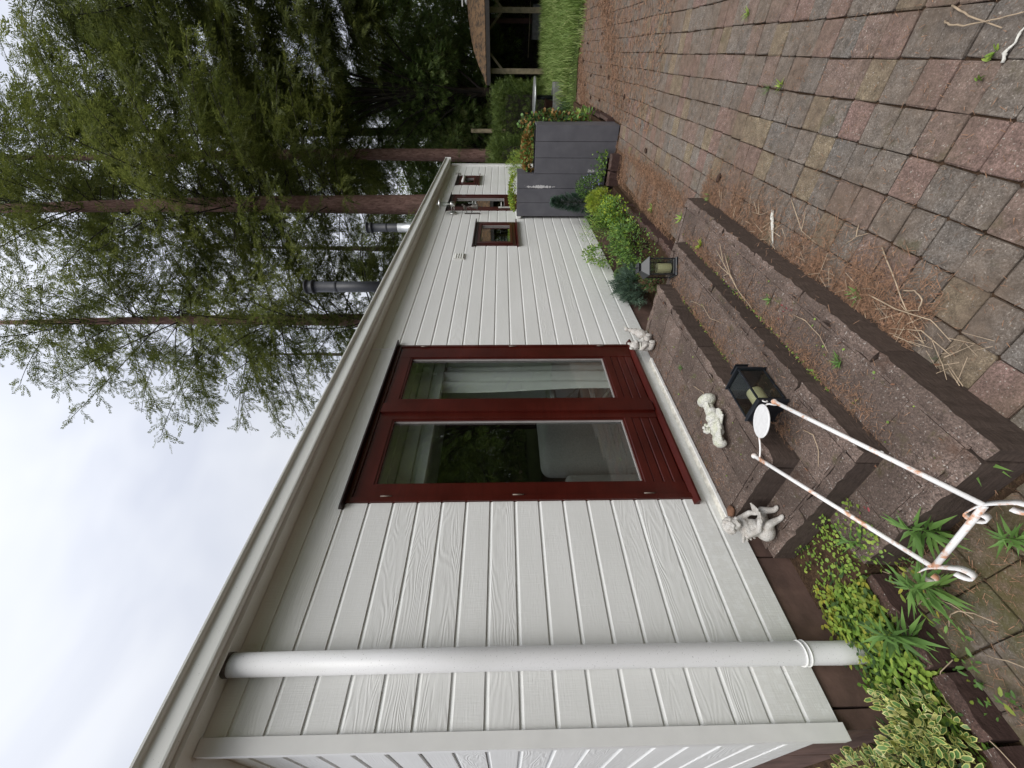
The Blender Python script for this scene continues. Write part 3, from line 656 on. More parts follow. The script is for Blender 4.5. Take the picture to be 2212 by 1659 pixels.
def leaf(x0, x1, g0, g1, mid):
    y0, y1 = WY-.004, WY+.045
    m = MB(); gz0, gz1 = EZ-.850, EZ+.778
    m.box(x0, g0, y0, y1, .502, 2.470, .003); m.box(g1, x1, y0, y1, .502, 2.470, .003); m.box(g0, g1, y0+.001, y1, gz1, 2.470, .003)
    m.box(g0, g1, y0+.001, y1, gz0-.055, gz0, .003)
    zz = np.linspace(.504, gz0-.055, 4)
    for i in range(3): m.prismX([(y0+.010, zz[i]), (y0+.004, zz[i]+.006), (y0+.004, zz[i+1]-.007), (y0+.010, zz[i+1]-.0015), (y1-.004, zz[i+1]-.0015), (y1-.004, zz[i])], g0, g1)
    m.build('leaf_frame', 'red', door)
    b = MB(); w = .011
    for q in ((g0, g0+w, gz0, gz1), (g1-w, g1, gz0, gz1), (g0+w, g1-w, gz1-w, gz1), (g0+w, g1-w, gz0, gz0+w)): b.box(q[0], q[1], y0+.006, y0+.03, q[2], q[3])
    b.build('glazing_bead', 'red', door)
    gk = MB(); gk.box(g1-w-.006, g1-w, y0+.016, y0+.03, gz0+w, gz1-w); gk.box(g0+w, g1-w-.006, y0+.016, y0+.03, gz0+w, gz0+w+.006); gk.build('glazing_gasket', 'gasket', door)
    p = MB(); p.box(g0+w, g1-w, y0+.031, y0+.035, gz0+w, gz1-w); p.build('pane', 'glass', door)
leaf(1.374, 2.092, 1.458, 2.010, 1); leaf(2.098, 2.886, 2.216, 2.745, 1)
m = MB(); m.box(2.070, 2.160, WY-.022, WY-.005, .503, 2.469, .004); m.build('astragal', 'red', door)
for i, z in enumerate((EZ+.685, EZ-.08, EZ-.85)):
    for x, y in ((1.3715, 0), (2.889, 0)):
        m = MB(); m.tube([(x, WY-.0145, z-.032), (x, WY-.0145, z+.032)], .0042, 8); m.build('hinge', 'hinge', door)

def window(name, x0, x1, z0, z1, fx, gx0, gx1, gz0, gz1, label=None):
    w = thing(name, (0, 0, 0), None, None); w.parent = house; w.location = Vector(((x0+x1)/2, WY, z0))-house.location
    m = MB(); m.box(x0+fx, x1-fx, WY-.008, WY+.1, z0+.03, z0+.07, .002); m.box(x0+fx, x1-fx, WY-.008, WY+.1, z1-.06, z1-.028, .002)
    m.box(x0+fx, x0+fx+.04, WY-.009, WY+.1, z0+.02, z1-.02, .002); m.box(x1-fx-.04, x1-fx, WY-.009, WY+.1, z0+.02, z1-.02, .002); m.build('outer_frame', 'red', w)
    m = MB(); y0 = WY-.02
    m.box(x0+fx+.042, gx0, y0, WY+.04, z0+.072, z1-.062, .003); m.box(gx1, x1-fx-.042, y0, WY+.04, z0+.072, z1-.062, .003); m.box(gx0, gx1, y0+.001, WY+.04, gz1, z1-.062, .003); m.box(gx0, gx1, y0+.001, WY+.04, z0+.072, gz0, .003); m.build('sash', 'red', w)
    m = MB(); m.prismX([(WY-.05, z1-.026), (WY-.05, z1-.012), (WY-.002, z1+.002), (WY+.01, z1+.002), (WY+.01, z1-.026)], x0, x1); m.build('weather_bar', 'lintel', w)
    m = MB(); m.prismX([(WY-.05, z0), (WY-.05, z0+.012), (WY-.004, z0+.020), (WY+.1, z0+.020), (WY+.1, z0)], x0, x1); m.build('sill', 'red', w)
    m = MB(); m.box(gx0, gx1, WY+.012, WY+.016, gz0, gz1); m.build('pane', 'glass', w)
    m = MB(); m.box(gx0, gx1, WY-.006, WY+.008, gz1-.008, gz1); m.box(gx1-.007, gx1, WY-.006, WY+.008, gz0, gz1-.008); m.build('glazing_gasket', 'gasket', w)
    return w
w1 = window('window', 5.215, 6.205, EZ-.207, EZ+.412, .03, 5.36, 6.035, EZ-.101, EZ+.310)
w2 = window('window', 8.31, 9.08, EZ+.452, EZ+.912, .03, 8.455, 8.865, EZ+.565, EZ+.80)
m = MB(); m.tube([(8.45, WY-.035, EZ+.765), (8.87, WY-.035, EZ+.765)], .028, 10); m.build('roller_box', 'white', w2)
d2 = thing('side_door', (7.2, WY, .3), None, None); d2.parent = house; d2.location = Vector((7.2, WY, .3))-house.location
m = MB(); m.box(6.755, 6.80, WY-.012, WY+.1, .35, 2.49, .003); m.box(7.61, 7.655, WY-.012, WY+.1, .35, 2.49, .003); m.box(6.80, 7.61, WY-.011, WY+.1, 2.44, 2.49, .003); m.build('door_frame', 'red', d2)
m = MB(); a, b = EZ-.03, EZ+.80
m.box(6.805, 6.955, WY-.004, WY+.045, .40, 2.436, .003); m.box(7.46, 7.605, WY-.004, WY+.045, .40, 2.436, .003); m.box(6.955, 7.46, WY-.003, WY+.045, b, 2.436, .003); m.box(6.955, 7.46, WY-.003, WY+.045, a-.25, a, .003); m.box(6.955, 7.46, WY+.004, WY+.04, .4, a-.252, .003)
m.build('leaf_frame', 'red', d2)
m = MB(); m.box(6.955, 7.46, WY+.022, WY+.027, a, b); m.build('pane', 'glass', d2)
m = MB(); m.box(7.452, 7.46, WY+.0, WY+.02, a, b); m.box(6.955, 7.452, WY+.0, WY+.02, a, a+.008); m.build('glazing_gasket', 'gasket', d2)
m = MB(); m.prismX([(WY-.045, 2.492), (WY-.045, 2.50), (WY-.002, 2.515), (WY+.01, 2.515), (WY+.01, 2.492)], 6.73, 7.665); m.build('weather_bar', 'lintel', d2)
m = MB(); m.box(6.895, 6.925, WY-.016, WY-.005, EZ-.13, EZ+.07, .002); m.tube([(6.91, WY-.016, EZ+.02), (6.91, WY-.06, EZ+.02), (7.01, WY-.06, EZ+.02)], .008, 8); m.build('door_handle', 'sill', d2)
m = MB(); m.box(7.606, 7.625, WY-.018, WY-.012, EZ+.66, EZ+.72); m.build('hinge', 'steel', d2)
# window furniture seen through the small window
m = MB(); m.box(5.9, 6.25, 2.22, 2.23, EZ-.12, EZ+.17); m.build('checked_cloth', 'tile', house)
m = MB()
for i in range(6):
    for j in range(6): m.box(5.91+i*.055, 5.94+i*.055, 2.214, 2.219, EZ-.11+j*.046, EZ-.085+j*.046)
m.build('cloth_check', 'white', house)
m = MB(); m.add([(5.75, 2.22, EZ+.35), (5.92, 2.22, EZ+.35), (5.86, 2.22, EZ-.12), (5.80, 2.22, EZ-.12)], [(0, 1, 2, 3)]); m.build('window_drape', 'post', house)
# vents
def vent(x0, x1, z0, z1, n, vertical=False):
    v = MB().box(x0, x1, WY-.012, WY-.001, z0, z1, .002).build('vent_plate', 'sill', house)
    for i in range(n):
        if vertical:
            a = x0+.012+(x1-x0-.024)*i/n; m = MB(); m.box(a, a+(x1-x0-.024)/n*.55, WY-.02, WY-.0125, z0+.012, z1-.012, .001)
        else:
            a = z0+.012+(z1-z0-.024)*i/n; m = MB(); h = (z1-z0-.024)/n; m.prismX([(WY-.0125, a+h), (WY-.024, a+h*.25), (WY-.022, a+h*.1), (WY-.0125, a+h*.35)], x0+.012, x1-.012)
        m.build('louvre', 'sill', v)
vent(4.79, 4.965, EZ+.478, EZ+.618, 4); vent(9.115, 9.285, EZ+.875, EZ+.99, 7)
# chimneys
def chimney(x, y, zb, zt, r, collar=False):
    c = thing('chimney_flue', (0, 0, 0), None, None); c.parent = house; c.location = Vector((x, y, zb))-house.location
    m = MB(); m.lathe([(r, zb), (r, zt-.10)], (x, y, 0), 24); m.build('flue_pipe', 'chim', c)
    m = MB(); m.lathe([(r*1.02, zt-.13), (r*1.32, zt-.12), (r*1.34, zt-.10), (r*1.1, zt-.09), (r*1.1, zt-.03), (r*1.36, zt-.025), (r*1.36, zt-.005), (r*1.22, zt), (r*1.0, zt), (r*.95, zt-.1)], (x, y, 0), 24, close=False); m.build('flue_cap', 'chim', c)
    m = MB(); m.lathe([(r*1.5, zb), (r*1.45, zb+.1), (r*1.12, zb+.14)], (x, y, 0), 24); m.build('flue_flashing', 'alu', c)
    m = MB(); m.lathe([(r*1.03, zt-.45), (r*1.06, zt-.44), (r*1.06, zt-.42), (r*1.03, zt-.41)], (x, y, 0), 24); m.build('flue_band', 'chim', c)
    if collar: m = MB(); m.lathe([(r*1.1, zb+.1), (r*1.1, zb+.95)], (x, y, 0), 24); m.build('flue_collar', 'alu', c)
chimney(5.28, 2.60, 2.88, EZ+2.79, .075); chimney(8.83, 2.97, 2.9, EZ+2.93, .085, True)
# interior of the near room
room = thing('living_room', (0, 0, 0), None, None); room.parent = house; room.location = Vector((2.5, 3.4, .33))-house.location
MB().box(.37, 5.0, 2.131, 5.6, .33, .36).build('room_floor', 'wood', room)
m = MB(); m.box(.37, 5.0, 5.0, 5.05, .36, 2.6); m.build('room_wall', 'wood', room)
m = MB(); m.box(.362, .38, 2.14, 2.95, .36, 2.6); m.box(.362, .38, 4.9, 5.0, .36, 2.6); m.box(.362, .38, 2.95, 4.9, .36, 1.0); m.box(.362, .38, 2.95, 4.9, 2.44, 2.6); m.box(4.95, 5.0, 2.14, 5.0, .36, 2.6); m.build('room_wall', 'iceil', room)  # near side wall left open at the added, unseen daylight opening
MB().box(.37, 5.0, 2.131, 5.0, 2.62, 2.65).build('ceiling_deck', 'iwall', room)
MB().box(.385, 4.94, 2.36, 4.98, 2.60, 2.618).build('ceiling_board', 'iceil', room)
for i, (a, b, dy) in enumerate(((.865, .79, .02), (.788, .74, 0), (.725, .635, .02), (.630, .60, 0), (.598, .535, .025))):      # stepped white pelmet boards behind the door head
    MB().box(.385, 4.94, 2.24-dy, 2.27, EZ+b, EZ+a, .003).build('pelmet_board', 'iceil', room)
MB().box(5.05, 9.9, 2.8, 2.85, .3, 2.7).build('inner_partition', 'wood', house)
# curtain
V = []; Fc = []; nx, nzz = 60, 14
for i in range(nx+1):
    for j in range(nzz+1):
        u = i/nx; v = j/nzz; x = 2.64+.62*u; y = 2.27+.028*math.sin(u*34+.6*math.sin(v*3))*(.6+.4*v)+.02*math.sin(u*11+v*2)
        x += .04*(1-v)*math.sin(v*5)*(1-u); V.append((x, y, .44+(2.42-.44)*v))
for i in range(nx):
    for j in range(nzz): a = i*(nzz+1)+j; Fc.append((a, a+nzz+1, a+nzz+2, a+1))
MB().add(V, Fc, True).build('curtain', 'curtain', room)
# white folding trestle behind the curtain, armchair back, small dining chairs
tr = thing('folding_trestle', (2.85, 2.62, .36), 'white folding trestle frame indoors behind the right glass door', 'trestle')
tm = MB(); X0, X1, Z0, Z1, yt = 2.76, 3.20, .36, 1.10, 2.60
for a, b in (((X0, Z0), (X0, Z1)), ((X1, Z0), (X1, Z1)), ((X0, Z1), (X1, Z1)), ((X0, .72), (X1, .72)), ((X0, .40), (X1, .40))): tm.obb((a[0], yt, a[1]), (b[0], yt, b[1]), .035, .035, (0, 1, 0))
tm.build('trestle_frame', 'curtain', tr)
tm = MB(); tm.obb((X0, yt+.02, Z1), (X1, yt+.02, .72), .022, .022, (0, 1, 0)); tm.obb((X0, yt+.02, .72), (X1, yt+.02, .40), .022, .022, (0, 1, 0)); tm.build('trestle_brace', 'curtain', tr)
tm = MB(); tm.box(X0-.06, X1+.05, yt-.12, yt+.2, Z1+.02, Z1+.045); tm.build('trestle_top', 'curtain', tr)
ar = thing('armchair', (2.25, 2.75, .36), 'grey upholstered armchair back standing close behind the left glass door', 'armchair')
def cushion(name, x0, x1, y0, y1, z0, z1, mat, parent, r=.06):
    m = MB(); m.box(x0, x1, y0, y1, z0, z1); o = m.build(name, mat, parent); bv = o.modifiers.new('bevel', 'BEVEL'); bv.width = r; bv.segments = 4
    for p in o.data.polygons: p.use_smooth = True
    return o
cushion('chair_back', 1.90, 2.66, 2.42, 2.60, .50, EZ-.285, 'fabric', ar, .085); cushion('chair_arm', 1.66, 1.885, 2.45, 3.1, .42, EZ-.46, 'fabric', ar, .05); cushion('seat_cushion', 1.80, 2.6, 2.605, 3.15, .5, .78, 'fabric', ar)
m = MB()
for x in (1.66, 2.56): m.box(x, x+.05, 2.47, 2.52, .36, .499)
m.build('chair_feet', 'lintel', ar)

# wall lamp
lamp = thing('wall_lamp', (6.59, 1.99, EZ+.78), 'stainless steel outdoor wall lamp with round hat and clear glass under the eaves', 'wall lamp')
m = MB(); m.lathe([(.056, 0), (.056, -.022), (.05, -.026)], (6.59, 1.999, EZ+.78), 22, 'y'); m.build('base_plate', 'steel', lamp)
for dz in (-.018, .018): MB().tube([(6.59, 1.975, EZ+.78+dz), (6.59, 1.885, EZ+.78+dz)], .005, 8).build('lamp_arm', 'steel', lamp)
m = MB(); m.lathe([(.034, EZ+.745), (.040, EZ+.755), (.040, EZ+.80), (.034, EZ+.81)], (6.59, 1.855, 0), 20); m.build('lamp_socket', 'steel', lamp)
m = MB(); m.lathe([(.033, EZ+.812), (.033, EZ+.965)], (6.59, 1.855, 0), 20, close=False); m.build('glass_tube', 'lglass', lamp)
m = MB(); m.tube([(6.59, 1.855, EZ+.81), (6.59, 1.855, EZ+.93)], .012, 10); m.build('bulb', 'white', lamp)
m = MB(); m.lathe([(.085, EZ+.97), (.088, EZ+.976), (.05, EZ+.995), (.012, EZ+1.01), (.006, EZ+1.03)], (6.59, 1.855, 0), 24); m.build('lamp_hat', 'steel', lamp)
# wall bell
bell = thing('wall_bell', (6.59, 1.98, EZ+.47), 'aged bronze bell hanging from an ornamental wall bracket beside the side door', 'bell')
m = MB(); m.box(6.578, 6.602, 1.985, 1.999, EZ+.35, EZ+.60, .002); m.build('wall_bracket', 'brass', bell)
m = MB(); m.tube([(6.59, 1.985, EZ+.565), (6.59, 1.93, EZ+.57), (6.59, 1.885, EZ+.55)], .005, 6); m.tube([(6.59, 1.985, EZ+.50), (6.59, 1.95, EZ+.46), (6.59, 1.92, EZ+.50), (6.59, 1.90, EZ+.55)], .004, 6)
m.ell((6.59, 1.90, EZ+.595), (.01, .035, .022)); m.ell((6.59, 1.865, EZ+.62), (.008, .014, .018)); m.tube([(6.59, 1.93, EZ+.59), (6.59, 1.95, EZ+.63), (6.59, 1.935, EZ+.655)], .004, 6); m.build('bracket_ornament', 'brass', bell)
m = MB(); m.lathe([(.045, EZ+.385), (.041, EZ+.395), (.032, EZ+.43), (.029, EZ+.46), (.018, EZ+.485), (.005, EZ+.50), (.004, EZ+.545)], (6.59, 1.887, 0), 20); m.build('bell_body', 'brass', bell)
m = MB(); m.tube([(6.59, 1.887, EZ+.40), (6.59, 1.887, EZ+.33)], .003, 5); m.ell((6.59, 1.887, EZ+.325), (.008, .008, .01)); m.build('clapper', 'brass', bell)
# ------------------------------------------------------------------ plank planter
pl = thing('plank_planter', (6.36, 1.4, 0), 'stepped planter of grey painted upright planks with flaking paint, built against the white wall', 'planter')
PB = [.772, .967, 1.168, 1.371, 1.566, 1.766, 1.962]; PT = EZ-.462; PT2 = EZ-.214
for i in range(6):
    top = PT if i < 3 else PT2; bot = .0 if i < 2 else .10
    m = MB(); m.box(6.355+(.002 if i % 2 else 0), 6.383, PB[i]+.002, PB[i+1]-.003, bot, top, .002); m.build('plank', 'planter', pl)
for i in range(2):
    m = MB(); m.box(6.387+.165*i, 6.548+.165*i, .773, .795, .0, PT-.004, .002); m.build('plank', 'planter', pl)
m = MB(); m.box(6.387, 6.70, 1.374, 1.394, PT-.1, PT2-.003, .002); m.build('plank', 'planter', pl)
m = MB(); m.box(6.70, 6.722, .80, 1.96, .0, PT); m.build('plank', 'planter', pl)
m = MB(); m.box(6.387, 6.70, .80, 1.37, .0, PT-.05); m.box(6.387, 6.70, 1.396, 1.96, .0, PT2-.05); m.build('planter_soil', 'soil', pl)
br = MB(); br.box(6.34, 6.70, 1.963, 1.984, PT2-.06, PT2-.0); br.build('end_batten', 'white', pl)

# ------------------------------------------------------------------ lanterns
def lantern(name_label, origin, rotm, s=.135, h=.235):
    """square lantern, base centre at origin, z up before rotm"""
    t = bpy.data.objects.new('candle_lantern', None); COL.objects.link(t); t.location = origin; t.rotation_euler = rotm.to_euler(); t.empty_display_size = .05
    tag(t, name_label, 'lantern', 'black glass candle lanterns on the steps')
    def bl(m, n, mat):
        me_o = m.build(n, mat, None); me_o.parent = t; return me_o
    w = s/2
    m = MB(); m.box(-w-.008, w+.008, -w-.008, w+.008, 0, .016, .004); m.box(-w, w, -w, w, .0165, .030, .002); bl(m, 'base_plate', 'black')
    for sx in (-1, 1):
        for sy in (-1, 1):
            m = MB(); m.box(sx*w-.006 if sx > 0 else -w-.002, sx*w+.002 if sx > 0 else -w+.006, sy*w-.006 if sy > 0 else -w-.002, sy*w+.002 if sy > 0 else -w+.006, .030, h); bl(m, 'corner_post', 'black')
    m = MB(); r = w+.010; q = .026
    m.add([(-r, -r, h), (r, -r, h), (r, r, h), (-r, r, h), (-r, -r, h+.008), (r, -r, h+.008), (r, r, h+.008), (-r, r, h+.008), (-q, -q, h+.058), (q, -q, h+.058), (q, q, h+.058), (-q, q, h+.058)],
          [(3, 2, 1, 0), (0, 1, 5, 4), (1, 2, 6, 5), (2, 3, 7, 6), (3, 0, 4, 7), (4, 5, 9, 8), (5, 6, 10, 9), (6, 7, 11, 10), (7, 4, 8, 11), (8, 9, 10, 11)]); bl(m, 'lantern_roof', 'black')
    m = MB(); m.box(-q-.004, q+.004, -q-.004, q+.004, h+.060, h+.074, .002); m.box(-q-.010, q+.010, -q-.010, q+.010, h+.0745, h+.080, .001); bl(m, 'roof_vent', 'black')
    m = MB(); m.tube([(.016*math.cos(a), 0, h+.080+.022*math.sin(a)) for a in np.linspace(0, math.pi, 11)], .0022, 6); bl(m, 'hanging_ring', 'black')
    for (x0, x1, y0, y1) in ((-w+.006, w-.006, -w+.001, -w+.003), (-w+.006, w-.006, w-.003, w-.001), (-w+.001, -w+.003, -w+.006, w-.006), (w-.003, w-.001, -w+.006, w-.006)):
        m = MB(); m.box(x0, x1, y0, y1, .031, h-.001); bl(m, 'glass_pane', 'lglass')
    m = MB(); m.lathe([(.036, .031), (.038, .036), (.038, .135), (.035, .141), (.028, .138), (.0, .136)], (0, 0, 0), 24); bl(m, 'candle', 'candle')
    m = MB(); m.tube([(0, 0, .134), (.002, 0, .150)], .0015, 5); bl(m, 'wick', 'lintel')
    return t
lantern('black square candle lantern standing upright at the far corner of the steps by the plants', (2.985, 1.315, T2-.002), Matrix.Rotation(R(38), 3, 'Z'), .125, .215)
fall = Matrix.Rotation(R(-3), 3, 'Z') @ Matrix.Rotation(R(90), 3, 'Y') @ Matrix.Rotation(R(1), 3, 'Z')
lantern('black square candle lantern lying toppled on its side on the middle step', (1.375, 1.335, T2+.075), fall, .135, .235)

# ------------------------------------------------------------------ fallen white iron stand
st = thing('iron_stand', (.72, 1.2, .02), 'toppled white iron stand with scroll feet and round plate leaning onto the steps', 'iron stand')
fa, fb = Vector((.668, 1.053, .13)), Vector((.615, 1.343, .13)); ba, bb = Vector((1.266, 1.175, .402)), Vector((1.207, 1.469, .402))
for a, b in ((fa, ba), (fb, bb)):
    m = MB(); m.tube([a, a.lerp(b, .5), b], .0085, 12); m.build('upright_rod', 'rust', st)
    m = MB(); m.ell(b+(b-a).normalized()*.008, (.0125, .0125, .0125)); m.build('ball_finial', 'rust', st)
    m = MB(); c = a.lerp(b, .42)+Vector((0, 0, -.012)); m.ell(c, (.008, .008, .007)); m.build('rod_lug', 'rust', st)
m = MB(); m.tube([fa, fb], .0095, 10); m.build('cross_bar', 'rust', st)
ax = (ba-fa).normalized()
def strap(c, s):
    m = MB(); pts = []
    side = Vector((.10, -.02, 0)).normalized() if s else Vector((.10, -.02, 0)).normalized()
    u = Vector((-.25, .0, -.97)).normalized()
    w = Vector((-.35, -.93, .0)).normalized()
    path = []
    for t in np.linspace(0, 1, 30):
        if t < .33: a = math.pi*1.55*(1-t/.33); path.append(w*(-.062)+Vector((0, 0, 0))+(w*(-math.sin(a)*.022))+ax*(-.022+.022*math.cos(a))*1.0)
        elif t > .67: a = math.pi*1.55*((t-.67)/.33); path.append(w*.062+w*(math.sin(a)*.022)+ax*(-.022+.022*math.cos(a)))
        else: k = (t-.33)/.34; path.append(w*(-.062+.124*k)+ax*(.012*math.sin(k*math.pi)))
    b2 = ax.cross(w).normalized(); vs = []; fs = []
    for p in path:
        for q in (-.013, .013): vs.append(c+p+b2*q)
    n0 = len(path)
    for i in range(n0-1): fs.append((2*i, 2*i+1, 2*i+3, 2*i+2))
    m.add(vs, fs, True); o = m.build('scroll_foot', 'rust', st); sm = o.modifiers.new('solid', 'SOLIDIFY'); sm.thickness = .0035; sm.offset = 0
strap(fa-ax*.008, 0); strap(fb-ax*.008, 1)
m = MB(); mid = (ba+bb)/2; pc_ = mid+Vector((.055, -.015, -.015))
pts = [ba-ax*.02, ba-ax*.02+(bb-ba)*.12+Vector((.045, 0, -.01)), pc_+(ba-bb)*.18+Vector((.028, 0, -.004)), pc_+(bb-ba)*.18+Vector((.022, 0, -.004)), bb-ax*.02+(ba-bb)*.12+Vector((.035, 0, -.01)), bb-ax*.02]
sp = []
for i in range(len(pts)-1):
    for t in np.linspace(0, 1, 5)[:-1]:
        p0, p1, p2, p3 = pts[max(i-1, 0)], pts[i], pts[i+1], pts[min(i+2, len(pts)-1)]
        sp.append(.5*((2*p1)+(p2-p0)*t+(2*p0-5*p1+4*p2-p3)*t*t+(3*p1-p0-3*p2+p3)*t*t*t))
m.tube(sp+[pts[-1]], .0042, 8); m.build('curved_wire', 'rust', st)
nrm = Vector((.18, .05, .98)).normalized(); qm = nrm.to_track_quat('Z', 'Y').to_matrix()
m = MB(); vs = []; fs = []; nn = 28; cP = pc_+Vector((-.004, .004, .012))
for zc, rr in ((-.004, .075), (-.001, .079), (.002, .079), (.004, .075)):
    for j in range(nn): a = 2*math.pi*j/nn; vs.append(cP+qm@Vector((rr*math.cos(a), rr*math.sin(a), zc)))
for i in range(3):
    for j in range(nn): fs.append((i*nn+j, i*nn+(j+1) % nn, (i+1)*nn+(j+1) % nn, (i+1)*nn+j))
fs += [tuple(range(nn-1, -1, -1)), tuple(range(3*nn, 4*nn))]; m.add(vs, fs); m.build('round_plate', 'plate', st)
for t in (-.2, .22):
    m = MB(); c = pc_+(ba-bb)*t+Vector((.045, 0, -.008)); m.tube([c+Vector((.010*math.cos(a), .004*math.cos(a), .010*math.sin(a))) for a in np.linspace(0, 5, 10)], .003, 6); m.build('wire_curl', 'rust', st)

# ------------------------------------------------------------------ statues (blobs fused by a voxel remesh)
def fuse(m, name, mat, parent, vox=.004, smooth=4, disp=0, dscale=.02):
    o = m.build(name, mat, parent); r = o.modifiers.new('remesh', 'REMESH'); r.mode = 'VOXEL'; r.voxel_size = vox; r.use_smooth_shade = True
    s = o.modifiers.new('smooth', 'SMOOTH'); s.iterations = smooth; s.factor = .5
    if disp:
        tx = bpy.data.textures.new(name+'_relief', 'CLOUDS'); tx.noise_scale = dscale; d = o.modifiers.new('relief', 'DISPLACE'); d.texture = tx; d.strength = disp; d.mid_level = .5
    return o
def cap(m, a, b, r0, r1, n=10):
    a = Vector(a); b = Vector(b); m.tube([a, b], [r0, r1], n); m.ell(a, (r0,)*3, None, 10, 6); m.ell(b, (r1,)*3, None, 10, 6)
# lying angel: local frame e1 from feet to head, e2 sideways, up
g0 = Vector((1.755, 1.555, T1)); g1 = Vector((1.420, 1.650, T1)); e1 = (g1-g0).normalized(); e3 = Vector((0, 0, 1)); e2 = e3.cross(e1)
def A_(a, b, c): return g0+e1*a+e2*b+e3*c
an = thing('angel_figurine', (1.58, 1.60, T1), 'white stone figurine of a long haired girl with wings lying fallen on the top step', 'figurine', None)
Lr = Matrix((e1, e2, e3)).transposed()
m = MB(); m.ell(A_(.045, 0, .045), (.034, .062, .050), Lr); body = fuse(m, 'figurine_base', 'statue', an, .004, 3, .006, .012)
m = MB()
for i, (a, r, s) in enumerate(((.06, .020, 1), (.09, .024, 1), (.125, .032, 1.1), (.16, .040, 1.15), (.195, .038, 1.1), (.225, .034, 1.15), (.25, .03, 1.1))): m.ell(A_(a, .0, .040), (.03, r*s, r), Lr)
for k in range(7): b = -.033+.011*k; cap(m, A_(.22, b*.6, .062), A_(.06, b*.7, .058), .005, .006, 6)
cap(m, A_(.045, -.014, .068), A_(.075, -.012, .06), .010, .012); cap(m, A_(.045, .014, .068), A_(.075, .012, .06), .010, .012)
cap(m, A_(.245, -.038, .045), A_(.19, -.060, .05), .013, .011); cap(m, A_(.19, -.060, .05), A_(.20, -.028, .075), .011, .009)
cap(m, A_(.245, .036, .045), A_(.20, .052, .05), .013, .011); cap(m, A_(.20, .052, .05), A_(.205, .012, .078), .011, .009)
m.ell(A_(.276, 0, .05), (.012, .014, .014), Lr); fuse(m, 'figurine_body', 'statue', an, .0035, 3, .003, .01)
m = MB(); m.ell(A_(.30, 0, .052), (.030, .026, .028), Lr); m.ell(A_(.298, 0, .078), (.006, .004, .006), Lr); fuse(m, 'figurine_head', 'statue', an, .003, 2)
m = MB()
for k in range(15):
    a = (k/14-.5)*2.6; y = .034*math.sin(a); z = .050+.012*math.cos(a)
    pts = [A_(.332-.004*abs(a), y*.5, z+.004), A_(.315, y*.95, z+.012*math.cos(a)), A_(.285+.004*math.sin(k*2), y*1.1, z+.004), A_(.255, y*1.15+.004*math.sin(k*3), z-.006), A_(.228-.01*abs(math.sin(k)), y*1.1, z-.012)]
    m.tube(pts, [.006, .0085, .0085, .008, .004], 6)
m.ell(A_(.322, 0, .046), (.022, .032, .030), Lr); fuse(m, 'figurine_hair', 'statue', an, .003, 2, .004, .008)
for s in (-1, 1):
    m = MB()
    for k in range(6): cap(m, A_(.235, s*.030, .038), A_(.235-.10*math.cos(k*.22)-.0, s*(.045+.038*math.sin(k*.28+.1)), .034), .010, .007, 6)
    fuse(m, 'figurine_wing', 'statue', an, .0035, 2)
m = MB()
for k in range(9): m.ell(A_(.205+.02*math.sin(k*2.4), -.058-.016*math.cos(k*1.7), .066+.010*math.sin(k)), (.011, .011, .009), Lr)
fuse(m, 'figurine_bouquet', 'statue', an, .003, 1, .005, .008)
# seated cherub reading
cb = thing('cherub_statue', (1.05, 1.85, T2), 'weathered stone cherub reading an open book at the left end of the steps', 'statue')
C_ = lambda x, y, z: Vector((1.05+x, 1.84+y, T2+z))
m = MB(); m.ell(C_(.0, .0, .045), (.062, .055, .045)); m.ell(C_(.01, .005, .095), (.045, .042, .05)); m.ell(C_(.015, .01, .135), (.047, .038, .028))
for s in (-1, 1):
    cap(m, C_(.012+s*.028, -.01, .035), C_(.02+s*.038, -.075, .06), .026, .020); cap(m, C_(.02+s*.038, -.075, .06), C_(.02+s*.025, -.095, .015), .019, .014); m.ell(C_(.02+s*.025, -.11, .010), (.013, .024, .010))
    cap(m, C_(.015+s*.045, .005, .140), C_(.025+s*.050, -.03, .095), .017, .013); cap(m, C_(.025+s*.050, -.03, .095), C_(.025+s*.02, -.07, .095), .013, .011)
m.ell(C_(.015, 0, .165), (.016, .016, .018)); fuse(m, 'cherub_body', 'statue2', cb, .004, 4)
m = MB(); m.ell(C_(.02, -.010, .195), (.034, .034, .036)); m.ell(C_(.02, -.044, .192), (.006, .006, .006)); m.ell(C_(.004, -.038, .185), (.012, .01, .01)); m.ell(C_(.036, -.038, .185), (.012, .01, .01)); fuse(m, 'cherub_head', 'statue2', cb, .0035, 2)
m = MB()
for k in range(30):
    a = k*2.4; zz = .005+.038*(k/30); rr = math.sqrt(max(0, 1-(k/30)**2))*.036; p = C_(.02+rr*math.cos(a), -.002+rr*math.sin(a)*.95, .200+zz*.85)
    if p.y < 1.84-.032: continue
    m.ell(p, (.012, .012, .011), None, 8, 5)
fuse(m, 'cherub_hair', 'statue2', cb, .003, 1, .004, .009)
m = MB(); m.obb(C_(-.025, -.085, .105), C_(.025, -.100, .098), .060, .008, (0, .5, 1)); m.obb(C_(.026, -.10, .098), C_(.075, -.085, .108), .060, .008, (0, .5, 1)); o = fuse(m, 'open_book', 'statue2', cb, .003, 1, .003, .01)
for s in (-1, 1):
    m = MB()
    for k in range(4): cap(m, C_(.015+s*.012, .035, .135-.01*k), C_(.015+s*(.055-.007*k), .050, .150-.022*k), .009, .007, 6)
    fuse(m, 'cherub_wing', 'statue2', cb, .0035, 2)
